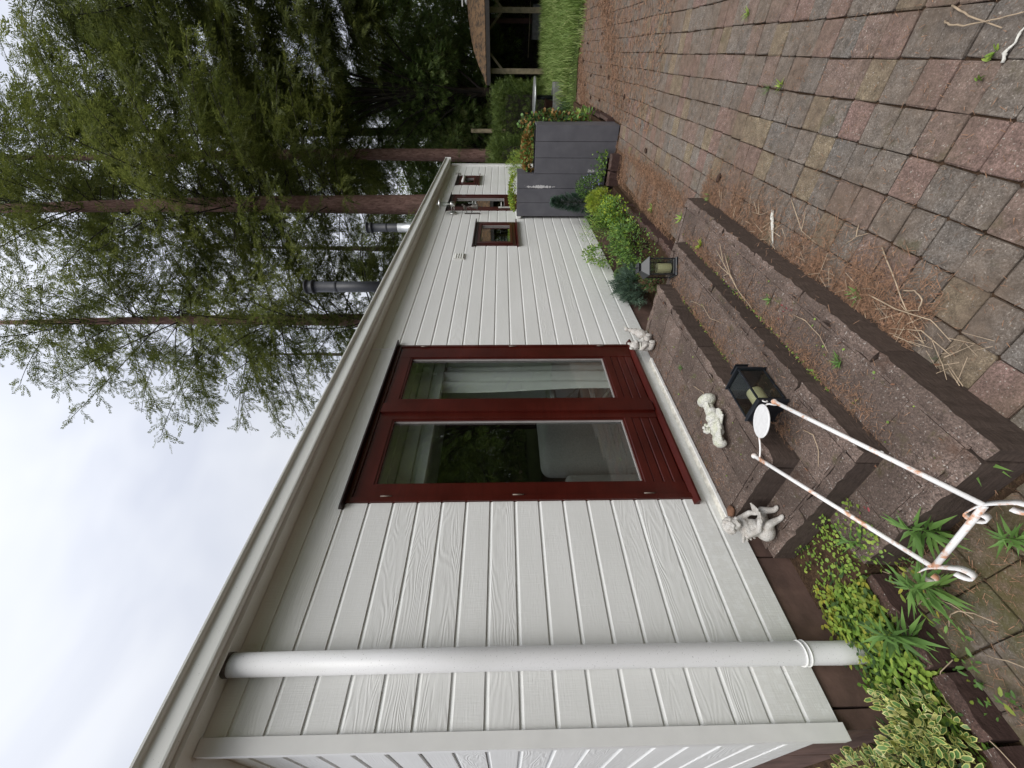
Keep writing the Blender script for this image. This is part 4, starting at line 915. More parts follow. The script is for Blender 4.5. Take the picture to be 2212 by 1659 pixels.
# bear
be = thing('bear_figurine', (2.71, 1.87, T1), 'small white stone bear figurine sitting with a ball beside the right end of the door', 'figurine')
B_ = lambda x, y, z: Vector((2.715+x, 1.87+y, T1+z))
m = MB(); m.ell(B_(0, 0, .065), (.048, .042, .058))
for s in (-1, 1):
    cap(m, B_(s*.035, -.01, .03), B_(s*.048, -.055, .028), .026, .022); m.ell(B_(s*.050, -.074, .034), (.022, .012, .026)); cap(m, B_(s*.042, 0, .10), B_(s*.045, -.040, .075), .018, .014)
fuse(m, 'bear_body', 'statue2', be, .004, 3, .003, .012)
m = MB(); m.ell(B_(0, -.005, .150), (.042, .038, .038)); m.ell(B_(0, -.040, .142), (.018, .014, .014)); m.ell(B_(0, -.055, .146), (.006, .004, .004)); fuse(m, 'bear_head', 'statue2', be, .0035, 3, .003, .012)
for s in (-1, 1): m = MB(); m.ell(B_(s*.034, .0, .185), (.016, .009, .016)); fuse(m, 'bear_ear', 'statue', be, .003, 2)
m = MB(); m.ell(B_(0, -.070, .06), (.026, .022, .026)); fuse(m, 'held_ball', 'statue2', be, .004, 3)
m = MB(); m.tube([B_(.036*math.cos(a), -.002+.033*math.sin(a), .112) for a in np.linspace(0, 6.283, 18)], .006, 8); m.build('bear_scarf', 'statue', be)
# bird
bi = thing('bird_figurine', (2.88, 1.86, T1), 'speckled white stone bird figurine beside the bear, its beak raised toward the shrubs', 'figurine')
D_ = lambda x, y, z: Vector((2.88+x, 1.86+y, T1+z))
m = MB(); rt = Matrix.Rotation(R(-35), 3, 'Y')
m.ell(D_(.0, 0, .055), (.065, .038, .045), rt); m.ell(D_(.035, 0, .095), (.034, .028, .036)); m.ell(D_(.060, 0, .125), (.020, .019, .022)); m.ell(D_(-.055, 0, .03), (.045, .020, .014), Matrix.Rotation(R(-20), 3, 'Y')); m.ell(D_(0, 0, .010), (.035, .028, .012))
fuse(m, 'bird_body', 'statue2', bi, .0035, 2, .006, .012)
m = MB(); m.ell(D_(.075, 0, .158), (.021, .019, .020)); m.ell(D_(.066, 0, .14), (.015, .015, .018)); fuse(m, 'bird_head', 'statue2', bi, .003, 2)
m = MB(); m.tube([D_(.090, 0, .160), D_(.110, 0, .166), D_(.128, 0, .170)], [.009, .005, .001], 8); m.build('beak', 'statue', bi)

# ------------------------------------------------------------------ plants near the house
def leafset(name, specs, parent=None, kind=None, label=None, cat=None, group=None, loc=None):
    """specs: list of (template, P, D, U, S, matindex); one mesh; mats list given separately"""
    mats, items = specs; Vs = []; Fs = []; Ms = []; base = 0
    for tpl, P, D, U, S, mi in items:
        v, f, _ = scatter(tpl[0], tpl[1], P, frames(D, U), S); Vs.append(v); Fs.append(f+base); Ms.append(np.full(len(f), mi)); base += len(v)
    V_ = np.concatenate(Vs); o0 = np.array(wloc(parent)) if parent is not None else (np.array(loc) if loc is not None else np.zeros(3))
    me = fast_mesh(name, V_-o0, np.concatenate(Fs), mats, np.concatenate(Ms)); o = addobj(name, me, parent)
    if parent is None and loc is not None: o.location = loc
    return tag(o, label, cat, group, kind)
def up_jit(n, s=.5, rng=RNG): U = rng.normal(size=(n, 3))*s; U[:, 2] += 1; return norm(U)
def horiz(n, tilt=.15, rng=RNG):
    a = rng.uniform(0, 2*math.pi, n); return norm(np.stack([np.cos(a), np.sin(a), rng.normal(tilt, .25, n)], 1))
def patch(n, fn, rng=RNG):
    out = []
    while len(out) < n:
        p = fn(rng)
        if p is not None: out.append(p)
    return np.array(out)
# low leafy ground cover (periwinkle), rosettes of glossy leaves
WLEAF = ([(x, y*1.45, z) for x, y, z in LEAF[0]], LEAF[1])
def rosette(n, fn, size, tilt=.08, pairs=3, h=.02):
    C = patch(n, fn); Ps = []; Ds = []; Ss = []
    for c in C:
        a0 = RNG.uniform(0, 6.28); s = size*RNG.uniform(.65, 1.15); lean = RNG.normal(size=2)*.25
        for k in range(pairs*2):
            a = a0+(k % 2)*math.pi+(k//2)*1.3; Ps.append(c+np.array([0, 0, -h*(k//2)])); Ds.append([math.cos(a)+lean[0], math.sin(a)+lean[1], tilt-.12*(k//2)+RNG.normal()*.12]); Ss.append(s*(1+.15*(k//2))*RNG.uniform(.8, 1.1))
    P = np.array(Ps); return P, norm(np.array(Ds)), up_jit(len(P), .15), np.array(Ss)
def bed1(r):
    x = r.uniform(.18, .95); y = r.uniform(1.67, 1.985); u = (x-.18)/.77
    if r.random() > .35+.65*math.sin(u*3.1): return None
    return np.array([x, y, .075+.09*r.random()*math.sin(u*3.14)])
P1 = rosette(300, bed1, .030); P1b = rosette(230, lambda r: (lambda p: p if p is not None and p[0] > .5 else None)(bed1(r)), .030)
leafset('periwinkle', (['ygn', 'yel', 'dgrn'], [(WLEAF, *P1, 0), (WLEAF, *P1b, 1), (WLEAF, *rosette(170, bed1, .028, h=.03), 2)]), kind='stuff', label='low yellow green periwinkle carpet under the downpipe and the white wall', cat='ground cover')
# small round clover-like leaves
def bed2(r):
    x = r.uniform(.76, 1.14); y = r.uniform(1.60, 1.93); return np.array([x, y, .09+.07*r.random()])
def bed3(r): return np.array([r.uniform(.72, .98), r.uniform(1.42, 1.68), .13+.06*r.random()])
nC = 900; Pc = np.concatenate([patch(420, bed2), patch(220, bed3)])
leafset('clover_patch', (['ygn', 'dgrn'], [(ROUND, Pc, horiz(len(Pc)), up_jit(len(Pc), .3), RNG.uniform(.010, .018, len(Pc)), 0), (ROUND, Pc[:260]-[0, 0, .03], horiz(260), up_jit(260, .3), RNG.uniform(.012, .02, 260), 1)]), kind='stuff', label='small round leaved weeds on the soil left of the steps', cat='ground cover')
# variegated euonymus at the corner
def vleaf():
    outer = [(0, 0, 0), (.3, .2, .05), (.3, -.2, .05), (.75, .19, .03), (.75, -.19, .03), (1, 0, -.04)]
    inner = [(.06, 0, .012), (.33, .145, .04), (.33, -.145, .04), (.72, .13, .027), (.72, -.13, .027), (.88, 0, -.006)]
    return (outer, [(0, 1, 2), (1, 3, 2), (2, 3, 4), (3, 5, 4)]), (inner, [(0, 1, 2), (1, 3, 2), (2, 3, 4), (3, 5, 4)])
VO, VI = vleaf()
def euo(cx_, cy_, cz_, rx, ry, rz, n, seed):
    rng = np.random.default_rng(seed); d = rdir(n, rng); d[:, 2] = np.abs(d[:, 2]); r = rng.uniform(.72, 1.05, (n, 1)); P = np.array([cx_, cy_, cz_])+d*r*np.array([rx, ry, rz])
    D = norm(d+rng.normal(size=(n, 3))*.55+[0, 0, .25]); U = norm(d*.5+rng.normal(size=(n, 3))*.4+[0, 0, .7]); S = rng.uniform(.028, .044, n); return P, D, U, S
ep = thing('euonymus_shrub', (.14, 1.84, .06), 'variegated cream edged euonymus shrub sprawling at the near corner of the house', 'shrub')
items = []
for i, (a, b, c, rx, ry, rz, n) in enumerate(((.17, 1.83, .12, .12, .12, .19, 330), (.05, 1.92, .14, .14, .14, .26, 380), (-.06, 2.10, .16, .16, .18, .30, 380), (.27, 1.77, .10, .10, .09, .14, 230), (.12, 2.2, .12, .15, .15, .22, 220), (.16, 1.97, .16, .08, .06, .22, 150), (.36, 1.84, .10, .05, .05, .13, 26))):
    q = euo(a, b, c, rx, ry, rz, n, 50+i); items += [(VO, *q, 0), (VI, q[0]+q[2]*.0006, q[1], q[2], q[3], 1)]
leafset('euonymus_foliage', (['cream', 'euo'], items), ep)
q = euo(.12, 1.92, .10, .2, .2, .16, 420, 77); leafset('inner_foliage', (['dgrn'], [(LEAF, q[0]*[1, 1, .9], q[1], q[2], q[3], 0)]), ep)
m = MB()
for i in range(12): a = random.uniform(0, 6.28); b = random.uniform(.6, 1.1); m.tube([(.12, 1.92, .05), (.12+.08*b*math.cos(a), 1.92+.1*b*math.sin(a), .13), (.12+.2*b*math.cos(a), 1.92+.22*b*math.sin(a), .17+.05*b)], [.004, .003, .0015], 5)
m.build('stem', 'twig', ep)
# yellowing rosette sprig on the kerb
# willowherb-like weeds: whorls of narrow leaves
def whorl_weed(x, y, z, h, L, n, seed, label, lean=(0, 0)):
    rng = np.random.default_rng(seed); t = thing('leafy_weed', (x, y, z), label, 'weed', 'tall narrow leaved weeds around the iron stand')
    P = []; D = []; S = []
    for k in range(n):
        f = (k+.5)/n; a = k*2.4+rng.uniform(-.8, .8); zz = h*(.15+.85*f); P.append([x+lean[0]*f*h, y+lean[1]*f*h, z+zz]); D.append([math.cos(a)+lean[0]*.6, math.sin(a)+lean[1]*.6, -.15+.9*f**2+rng.normal()*.22]); S.append(L*(.65+.5*math.sin(f*3.0))*rng.uniform(.6, 1.25))
    leafset('narrow_leaves', (['grn'], [(LANCE, np.array(P), norm(np.array(D)), up_jit(n, .12, rng), np.array(S), 0)]), t)
    m = MB(); m.tube([(x, y, z-.01), (x+lean[0]*h*.5, y+lean[1]*h*.5, z+h*.5), (x+lean[0]*h, y+lean[1]*h, z+h)], [.003, .0025, .0015], 6); m.build('stem', 'grn', t)
whorl_weed(.72, 1.30, .02, .14, .095, 40, 1, 'narrow leaved green weed growing between the two rods of the iron stand', (.1, 0))
whorl_weed(.80, 1.52, .02, .17, .075, 36, 2, 'narrow leaved weed overlapping the lower rod beside the stone blocks', (.1, .1))
whorl_weed(.60, 1.45, .02, .16, .100, 48, 3, 'largest narrow leaved weed, over the scroll foot of the iron stand', (-.1, -.1))
whorl_weed(.50, 1.64, .05, .18, .090, 44, 4, 'narrow leaved weed rising out of the yellow green carpet by the kerb', (0, -.1))
whorl_weed(.80, .99, .02, .10, .080, 30, 5, 'narrow leaved weed in the joint right of the iron stand', (0, 0))
whorl_weed(.60, 1.13, .0, .08, .055, 30, 6, 'small narrow leaved weed beside the right scroll foot', (0, 0))
# weed stems on the ground left of the steps
m = MB()
for (x, y, a, L) in ((.60, 1.60, -2.2, .22), (.50, 1.55, -1.9, .2), (.72, 1.62, .3, .16), (.85, 1.66, 1.2, .14), (.42, 1.50, -2.5, .25), (.30, 1.70, -2.9, .2), (.20, 1.72, -.6, .25)):
    m.tube([(x+L*t*math.cos(a+.4*math.sin(t*3)), y+L*t*math.sin(a+.4*math.sin(t*3)), .03+.06*math.sin(t*2.6)) for t in np.linspace(0, 1, 7)], .0018, 5)
tag(m.build('bare_stems', 'twig'), kind='stuff', label='thin bare brown stems trailing over the kerb and bed', cat='stems')
# weeds in the joints: tufts
def tuft(P, n, L, mat, name, label, group=None, tpl=BLADE, wide=1.0):
    t = MB(); rng = np.random.default_rng(int(abs(P[0]*1000+P[1]*7000)))
    a = rng.uniform(0, 6.28, n); Pn = np.array(P)+np.stack([rng.normal(size=n)*.008, rng.normal(size=n)*.008, np.zeros(n)], 1); D = norm(np.stack([np.cos(a)*.8, np.sin(a)*.8, rng.uniform(.4, 1.2, n)], 1))
    o = leafset(name, ([mat], [((np.array(tpl[0])*[1, wide, 1], tpl[1]), Pn, D, up_jit(n, .3, rng), rng.uniform(.6, 1.1, n)*L, 0)]), None, None, label, 'weed', group, loc=tuple(P))
    return o
GJ = 'small weeds in the joints of the paving and steps'
tuft((2.93, .165, 0), 26, .06, 'grn', 'joint_weed', 'largest grassy weed tuft in a long paving joint', GJ)
tuft((2.80, .14, 0), 16, .05, 'ygn', 'joint_weed', 'leafy weed beside the largest grass tuft in the paving', GJ, LANCE)
tuft((3.47, -.185, 0), 16, .05, 'ygn', 'joint_weed', 'bright weed in the paving at the right edge of the patio', GJ, LANCE)
tuft((1.646, .0, 0), 10, .028, 'ygn', 'joint_weed', 'tiny lobed seedling by the white lichen twig near the camera', GJ, LEAF)
tuft((1.642, .064, 0), 8, .026, 'ygn', 'joint_weed', 'tiny seedling on a red paver next to the nearest twig', GJ, LEAF)
tuft((1.573, .322, 0), 10, .03, 'twig', 'joint_weed', 'dried straw coloured sprig on a grey paver', GJ)
for i, (x, y, z, L, mm, lb) in enumerate(((1.98, 1.60, T1, .03, 'ygn', 'grass tuft in the joint of the top step'), (2.17, 1.68, T1, .03, 'grn', 'green tuft on the top step under the door'), (2.38, 1.32, T2, .03, 'yel', 'yellow green tuft on the middle step near the middle'), (2.86, 1.08, T3, .055, 'gold', 'golden moss tuft at the far end of the lowest step'),
    (2.45, 1.02, T3, .03, 'grn', 'green sprig on the lowest step beside dry twigs'), (1.93, 1.03, T3, .035, 'grn', 'star shaped grass tuft on the lowest step'), (1.85, .99, T3, .03, 'ygn', 'pale tuft on the lowest step edge'), (1.35, 1.02, T3, .045, 'grn', 'lobed green weed on the lowest step near the rod'), (1.42, 1.145, T3, .04, 'yel', 'feathery yellow weed against the second riser'),
    (1.60, .83, 0, .05, 'grn', 'green tuft at the foot of the lowest step'), (1.15, .86, 0, .04, 'dgrn', 'dark tuft at the near foot of the steps'), (3.62, 1.12, 0, .08, 'ygn', 'grassy weed beyond the far corner of the steps'), (1.10, 1.22, T3, .05, 'grn', 'round leaved weed on the left flank of the steps'), (4.4, 1.28, 0, .07, 'ygn', 'grassy weed against the border edging'), (5.6, .93, 0, .07, 'ygn', 'grassy weed in front of the edging blocks'), (3.25, .86, 0, .05, 'grn', 'green weed at the far front corner of the steps'))):
    tuft((x, y, z), 22, L, mm, 'joint_weed', lb, GJ, LANCE if i % 2 else BLADE)
m = None
Pr = patch(7, lambda r: np.array([r.uniform(1.73, 1.79), r.uniform(.98, 1.05), T3+.01+.02*r.random()])); leafset('red_weed', (['redl'], [(LEAF, Pr, horiz(7), up_jit(7), RNG.uniform(.012, .022, 7), 0)]), loc=(1.76, 1.01, T3), label='dark red leaved seedling on the lowest step', cat='weed')
Pr = patch(4, lambda r: np.array([r.uniform(.85, .89), r.uniform(1.36, 1.44), T3+.012])); leafset('red_leaf_sprig', (['redl'], [(LEAF, Pr, horiz(4), up_jit(4), RNG.uniform(.015, .025, 4), 0)]), loc=(.87, 1.4, T3), label='bright red fallen leaves left of the lower step', cat='leaf')
Pm = np.concatenate([np.stack([RNG.uniform(.15, .75, 1500), RNG.uniform(1.0, 1.62, 1500), np.full(1500, .0)], 1), np.stack([RNG.uniform(.1, .75, 900), 1.60+RNG.normal(size=900)*.012, np.full(900, .0)], 1), np.stack([RNG.uniform(.78, 1.0, 300), RNG.uniform(1.0, 1.6, 300), np.full(300, T3)], 1)])
Pm = Pm[np.sin(Pm[:, 0]*23+2)*np.sin(Pm[:, 1]*19) > -.2]; nm_ = len(Pm)
leafset('moss', (['moss'], [(BLADE, Pm, norm(RNG.normal(size=(nm_, 3))*.5+[0, 0, .7]), up_jit(nm_, .5), RNG.uniform(.008, .02, nm_), 0)]), kind='stuff', label='moss and fine weeds over the paving at the foot of the kerb', cat='moss')
Pw = patch(130, lambda r: np.array([r.uniform(.25, .80), r.uniform(1.50, 1.66), .01+.05*r.random()])); kq = len(Pw)
leafset('kerb_weeds', (['grn', 'yel'], [(LEAF, Pw, horiz(kq), up_jit(kq, .4), RNG.uniform(.015, .032, kq), 0), (LEAF, Pw[::3]+[.01, .02, .02], horiz(len(Pw[::3])), up_jit(len(Pw[::3]), .4), RNG.uniform(.02, .036, len(Pw[::3])), 1)]), kind='stuff', label='scattered low weeds rooted along the bed kerb', cat='weeds')
# little plants along the riser joints
def joint_line(n, x0, x1, y, z): return np.stack([RNG.uniform(x0, x1, n), y+RNG.normal(size=n)*.008, np.full(n, z)+RNG.uniform(0, .012, n)], 1)
Pj = np.concatenate([joint_line(90, 1.3, 2.4, 1.145, T3), joint_line(70, 1.9, 2.7, 1.425, T2), joint_line(40, 2.4, 3.1, 1.15, T3)])
leafset('riser_seedlings', (['ygn', 'dgrn'], [(ROUND, Pj, horiz(len(Pj), .3), up_jit(len(Pj)), RNG.uniform(.006, .013, len(Pj)), 0), (ROUND, Pj[::2]+[.01, 0, 0], horiz(len(Pj[::2])), up_jit(len(Pj[::2])), RNG.uniform(.007, .013, len(Pj[::2])), 1)]), kind='stuff', label='tiny seedlings along the joints between treads and risers', cat='weeds')

Pt = np.concatenate([np.stack([RNG.uniform(.82, 3.2, 260), RNG.uniform(.95, 1.14, 260), np.full(260, T3)], 1), np.stack([RNG.uniform(1.2, 3.0, 160), RNG.uniform(1.22, 1.42, 160), np.full(160, T2)], 1), np.stack([RNG.uniform(1.25, 2.85, 120), RNG.uniform(1.5, 1.93, 120), np.full(120, T1)], 1)])
Pt = Pt[np.sin(Pt[:, 0]*31)*np.sin(Pt[:, 1]*37+1) > .25]; nt_ = len(Pt)
leafset('tread_weeds', (['moss', 'ygn'], [(BLADE, np.repeat(Pt, 4, 0)+RNG.normal(size=(nt_*4, 3))*[.006, .006, 0], norm(RNG.normal(size=(nt_*4, 3))*.6+[0, 0, .7]), up_jit(nt_*4, .5), RNG.uniform(.01, .028, nt_*4), 0), (ROUND, Pt[::3], horiz(len(Pt[::3])), up_jit(len(Pt[::3])), RNG.uniform(.006, .012, len(Pt[::3])), 1)]), kind='stuff', label='moss tufts and seedlings in the cracks of the step treads', cat='weeds')
# shrubs of the bed between steps and planter
def blob_shrub(name, c, r, n, S, mats, tpl, seed, label, cat='shrub', up=.4, spread=.6, hemi=True, inner=None, stems=5, group=None, lump=0):
    rng = np.random.default_rng(seed); t = thing(name, (c[0], c[1], .05), label, cat, group)
    d = rdir(n, rng)
    if hemi: d[:, 2] = np.where(d[:, 2] < -.25, -d[:, 2], d[:, 2])
    rr = rng.uniform(.45, 1.05, (n, 1))**.6
    if lump: rr = rr*(1+lump*np.sin(d[:, :1]*9+seed)*np.sin(d[:, 1:2]*8)*np.cos(d[:, 2:3]*7))
    P = np.array(c)+d*rr*np.array(r); D = norm(d+rng.normal(size=(n, 3))*spread+[0, 0, up]); U = norm(rng.normal(size=(n, 3))*.6+d*.4+[0, 0, .6]); Sz = rng.uniform(.7, 1.2, n)*S; k = rng.integers(0, len(mats), n)
    leafset(cat.replace(' ', '_')+'_foliage', (mats, [(tpl, P[k == i], D[k == i], U[k == i], Sz[k == i], i) for i in range(len(mats)) if (k == i).any()]), t)
    m = MB()
    for i in range(stems): a = rng.uniform(0, 6.28); m.tube([(c[0], c[1], .02), (c[0]+.3*r[0]*math.cos(a), c[1]+.3*r[1]*math.sin(a), c[2]), (c[0]+.7*r[0]*math.cos(a), c[1]+.7*r[1]*math.sin(a), c[2]+.4*r[2])], [.006, .004, .002], 5)
    m.build('stem', 'branch', t); return t
# dwarf spruce cone
rng = np.random.default_rng(5); n = 1500; hh = rng.uniform(0, 1, n)**.8; a = rng.uniform(0, 6.28, n); rad = .145*(1-hh)**.75*rng.uniform(.65, 1.1, n)+.008
P = np.stack([6.05+rad*np.cos(a), 1.67+rad*np.sin(a), .12+hh*.76], 1); D = norm(np.stack([np.cos(a), np.sin(a), rng.uniform(.3, 1.0, n)], 1))
sp_ = thing('dwarf_spruce', (6.05, 1.67, .05), 'small dark conical dwarf spruce in front of the grey plank planter', 'conifer')
leafset('spruce_foliage', (['spruce'], [(SPRAY, P, D, up_jit(n, .5, rng), rng.uniform(.045, .075, n), 0)]), sp_)
MB().tube([(6.05, 1.67, .03), (6.05, 1.67, .84)], [.012, .003], 6).build('trunk', 'branch', sp_)
blob_shrub('golden_cypress', (5.62, 1.55, .24), (.20, .17, .22), 1300, .045, ['gold', 'yel'], SPRAY, 11, 'bright yellow green dwarf cypress beside the dark spruce', 'conifer', .6)
blob_shrub('blue_flower_shrub', (6.0, 1.46, .30), (.20, .17, .27), 1100, .028, ['dgrn', 'grn'], LEAF, 12, 'leafy bush with small blue violet flowers at the foot of the planter', 'shrub')
Pf = patch(55, lambda r: np.array([6.0+r.normal()*.09, 1.44+r.normal()*.08, .36+r.normal()*.09])); leafset('violet_blooms', (['violet'], [(ROUND, Pf, rdir(55), rdir(55), RNG.uniform(.010, .018, 55), 0)]), loc=(6.0, 1.44, .36), label='scattered small blue violet blooms on the bush at the planter foot', cat='flowers')
# spiky fresh green plant (fleabane-like shoots)
rng = np.random.default_rng(6); sk = thing('spiky_perennial', (5.02, 1.66, .05), 'fresh green perennial with many narrow leaved upright shoots in the bed', 'plant')
Ps = []; Ds = []
for i in range(64):
    a = rng.uniform(0, 6.28); t = rng.uniform(.1, .9); d = np.array([math.cos(a)*t, math.sin(a)*t, 1.0]); L = rng.uniform(.34, .56)
    for k in range(24):
        f = .25+.75*k/23; p = np.array([5.02, 1.66, .05])+d*L*f*np.array([.55, .5, 1]); b = k*2.4; Ps.append(p); Ds.append([math.cos(b)+d[0]*.3, math.sin(b)+d[1]*.3, .35+.5*f])
Ps = np.array(Ps); leafset('shoot_leaves', (['ygn', 'grn'], [(LANCE, Ps[:700], norm(np.array(Ds[:700])), up_jit(700, .2), RNG.uniform(.04, .07, 700), 0), (LANCE, Ps[700:], norm(np.array(Ds[700:])), up_jit(len(Ps)-700, .2), RNG.uniform(.035, .06, len(Ps)-700), 1)]), sk)
blob_shrub('tall_leafy_shrub', (4.6, 1.86, .34), (.26, .10, .30), 520, .036, ['ygn', 'grn'], LEAF, 14, 'light green leafy twigs reaching up against the white boards', 'shrub')
blob_shrub('creeping_shrub', (4.15, 1.56, .19), (.58, .20, .26), 2600, .030, ['grn', 'dgrn', 'grn', 'ygn'], LEAF, 15, 'spreading small leaved bush hanging over the border edging', 'shrub', .3, lump=.3)
blob_shrub('creeping_shrub', (5.05, 1.52, .18), (.55, .15, .20), 2600, .024, ['grn', 'ygn', 'grn', 'gold'], ROUND, 16, 'yellowish small leaved mat between the spiky perennial and the edging', 'shrub', .3, lump=.3)
blob_shrub('blue_juniper', (3.70, 1.80, .24), (.24, .16, .22), 1700, .05, ['blue'], SPRAY, 17, 'small grey blue juniper bush by the far end of the steps', 'conifer', .7, lump=.25)
blob_shrub('brown_heather', (3.52, 1.62, .15), (.20, .15, .16), 1300, .028, ['dgrn', 'litter', 'grn'], SPRAY, 18, 'dark brownish heather clump behind the upright lantern', 'shrub')
# ferns
def fern(x, y, z, n, L, seed, label):
    rng = np.random.default_rng(seed); t = thing('fern', (x, y, z), label, 'fern'); 
    for k in range(n):
        a = rng.uniform(0, 6.28) if n > 6 else seed+k*1.3; Ps = []; Ds = []; Ss = []; Us = []; path = []
        for i in range(26):
            f = i/25; r = L*f*.62; p = np.array([x+r*math.cos(a), y+r*math.sin(a)*.8, z+L*(1.05*f-.62*f*f)]); path.append(p)
            dv = np.array([math.cos(a), math.sin(a)*.8, .9-1.2*f]); s = norm(np.cross(dv, [0, 0, 1])); ln = L*.23*math.sin(math.pi*min(1, f*.9+.1))**.8*(1-.55*f)
            if i > 3:
                for q in (-1, 1): Ps.append(p); Ds.append(s*q+norm(dv)*.35+np.array([0, 0, -.12])); Ss.append(ln); Us.append([0, 0, 1.0])
        tplf = (np.array(LEAF[0])*[1, .55, 1], LEAF[1]); m = leafset('frond', (['fern'], [(tplf, np.array(Ps), norm(np.array(Ds)), norm(np.array(Us)+RNG.normal(size=(len(Us), 3))*.08), np.array(Ss), 0)]), t)
        MB().tube([tuple(q) for q in path[::5]], .0018, 4).build('frond_rib', 'ygn', t)
fern(4.05, 1.84, .06, 11, .58, 3, 'green fern with arching fronds in the bed against the white wall')
fern(4.5, 1.74, .06, 8, .46, 9, 'smaller fern partly hidden behind the spiky perennial')
# ivy at the planter foot and trailing
def ivy(name, P, label, mats=('dgrn', 'grn', 'ygn'), s=.030):
    k = RNG.integers(0, len(mats), len(P)); n = len(P); D = horiz(n, -.2); U = norm(np.array([-1, 0, .5])+RNG.normal(size=(n, 3))*.4); S = RNG.uniform(.7, 1.2, n)*s
    return leafset(name, (list(mats), [(ROUND, P[k == i], D[k == i], U[k == i], S[k == i], i) for i in range(len(mats))]), None, 'stuff', label, 'ivy')
ivy('ivy', patch(420, lambda r: (lambda y: np.array([6.30-abs(r.normal())*.05, y, .14+abs(r.normal())*.07+max(0, (y-1.35))*.22]))(r.uniform(1.05, 1.75))), 'ivy creeping along the bottom of the grey planter planks')
ivy('wall_ivy', patch(60, lambda r: np.array([r.uniform(3.02, 3.25), r.uniform(1.82, 1.96), .10+.16*r.random()])), 'light green ivy sprigs on the brown plinth beyond the steps', ('ygn', 'ygn', 'yel'), .032)
# plants on top of the planter
blob_shrub('lime_sedum', (6.54, 1.66, PT2+.03), (.17, .27, .085), 900, .036, ['yel', 'ygn', 'gold'], LEAF, 21, 'lime yellow leafy cushion growing along the taller planter top', 'plant', .4, stems=0)
blob_shrub('russet_climber', (6.56, 1.12, PT+.06), (.17, .30, .11), 700, .045, ['rustleaf', 'rustleaf', 'grn'], ROUND, 22, 'russet and orange leaved plant spilling over the lower planter top', 'plant', .4, stems=3)
blob_shrub('hanging_greenery', (6.80, .80, .85), (.14, .14, .50), 900, .045, ['grn', 'dgrn', 'rustleaf'], ROUND, 23, 'mixed green leaves hanging down the far side of the planter', 'plant', .0, hemi=False, stems=2)
blob_shrub('leafy_perennial', (7.7, .98, .22), (.5, .25, .26), 500, .09, ['grn', 'ygn'], LEAF, 24, 'broad leaved perennial in the bed beyond the grey planter', 'plant', .5)
blob_shrub('yellowish_sprig', (9.0, 1.75, .9), (.35, .3, .55), 380, .12, ['yel', 'ygn'], SPRAYT, 25, 'thin yellowish shrub sprigs rising in front of the clipped hedge', 'shrub', .8)

# ------------------------------------------------------------------ litter: needles, twigs, cones
def needles(P, L0, L1, name, label, mat='needle', w=.0009):
    n = len(P); a = RNG.uniform(0, 6.28, n); D = np.stack([np.cos(a), np.sin(a), RNG.normal(size=n)*.18], 1)
    tpl = ([(-.5, -1, 0), (-.5, 1, 0), (.5, .6, .05), (.5, -.6, .05)], [(0, 1, 2), (0, 2, 3)])
    Rm = frames(D, up_jit(n, .4)); L = RNG.uniform(L0, L1, n); V = np.einsum('nij,kj->nki', Rm, np.array(tpl[0])*[1, w/((L0+L1)/2), 1])*L[:, None, None]+P[:, None, :]
    F_ = np.array(tpl[1])[None]+(np.arange(n)*4)[:, None, None]; o = addobj(name, fast_mesh(name, V.reshape(-1, 3), F_.reshape(-1, 3), [mat])); return tag(o, label, 'litter', None, 'stuff')
Ps_ = patch(110, lambda r: np.array([1.05+2.1*r.random()**1.3, .87-abs(r.normal())*.07, .008+.02*r.random()]))
def strip(n, x0, x1, y0, y1, z=.004, clump=None):
    out = []
    cl = [(RNG.uniform(x0, x1), RNG.uniform(.03, .16)) for _ in range(18)]
    while len(out) < n:
        c = cl[RNG.integers(len(cl))] if RNG.random() < .75 else (RNG.uniform(x0, x1), .3)
        x = c[0]+RNG.normal()*c[1]*.8; y = y1-abs(RNG.normal())*(y1-y0)*(.35+c[1]*1.5)
        if x0 < x < x1 and y > y0-.08: out.append((x, y, z+RNG.random()*.014))
    return np.array(out)
needles(strip(6500, 1.25, 3.4, .66, .885), .025, .055, 'needle_litter', 'rust brown fallen needles piled along the foot of the lowest step')
needles(np.concatenate([strip(2400, .9, 3.2, 1.05, 1.150, T3), strip(1800, 1.2, 3.0, 1.33, 1.428, T2), strip(900, 1.0, 3.2, .90, 1.15, T3), strip(700, 1.2, 3.0, 1.16, 1.42, T2), strip(500, 1.25, 2.8, 1.70, 1.95, T1), strip(700, .2, .8, 1.1, 1.6, .0)]), .012, .03, 'tread_litter', 'brown needle crumbs in the corners of the steps')
needles(Ps_, .04, .10, 'straw_litter', 'thin straw coloured stems mixed with the needles at the foot of the steps', 'twig', .0012)
needles(np.concatenate([strip(7000, 3.4, 6.4, .95, 1.38), np.stack([RNG.normal(4.6, .7, 2600), RNG.normal(1.02, .04, 2600), np.full(2600, .006)], 1)]), .03, .06, 'border_litter', 'strip of rust brown needles along the border edging', w=.0014)
Pn = patch(15000, lambda r: (lambda x, y: np.array([x, y, .006+.012*r.random()]) if (y < .72+.03*(x-6)) and r.random() < .18+.82*max(0, math.sin(x*1.9+y*3.1))**2 * min(1, max(0.05, (x-5.5)/3)) else None)(r.uniform(5, 10.9), r.uniform(-1.2, 1.0)))
needles(Pn, .04, .08, 'far_needle_litter', 'patches of orange brown needles over the far end of the paving', w=.0028)
Pn = patch(5000, lambda r: np.array([r.uniform(1.0, 6), r.uniform(-.8, .85), .005])); needles(Pn, .008, .025, 'crumb_litter', 'fine brown crumbs strewn over the pavers')
CN = 'fir cones lying on the paving'
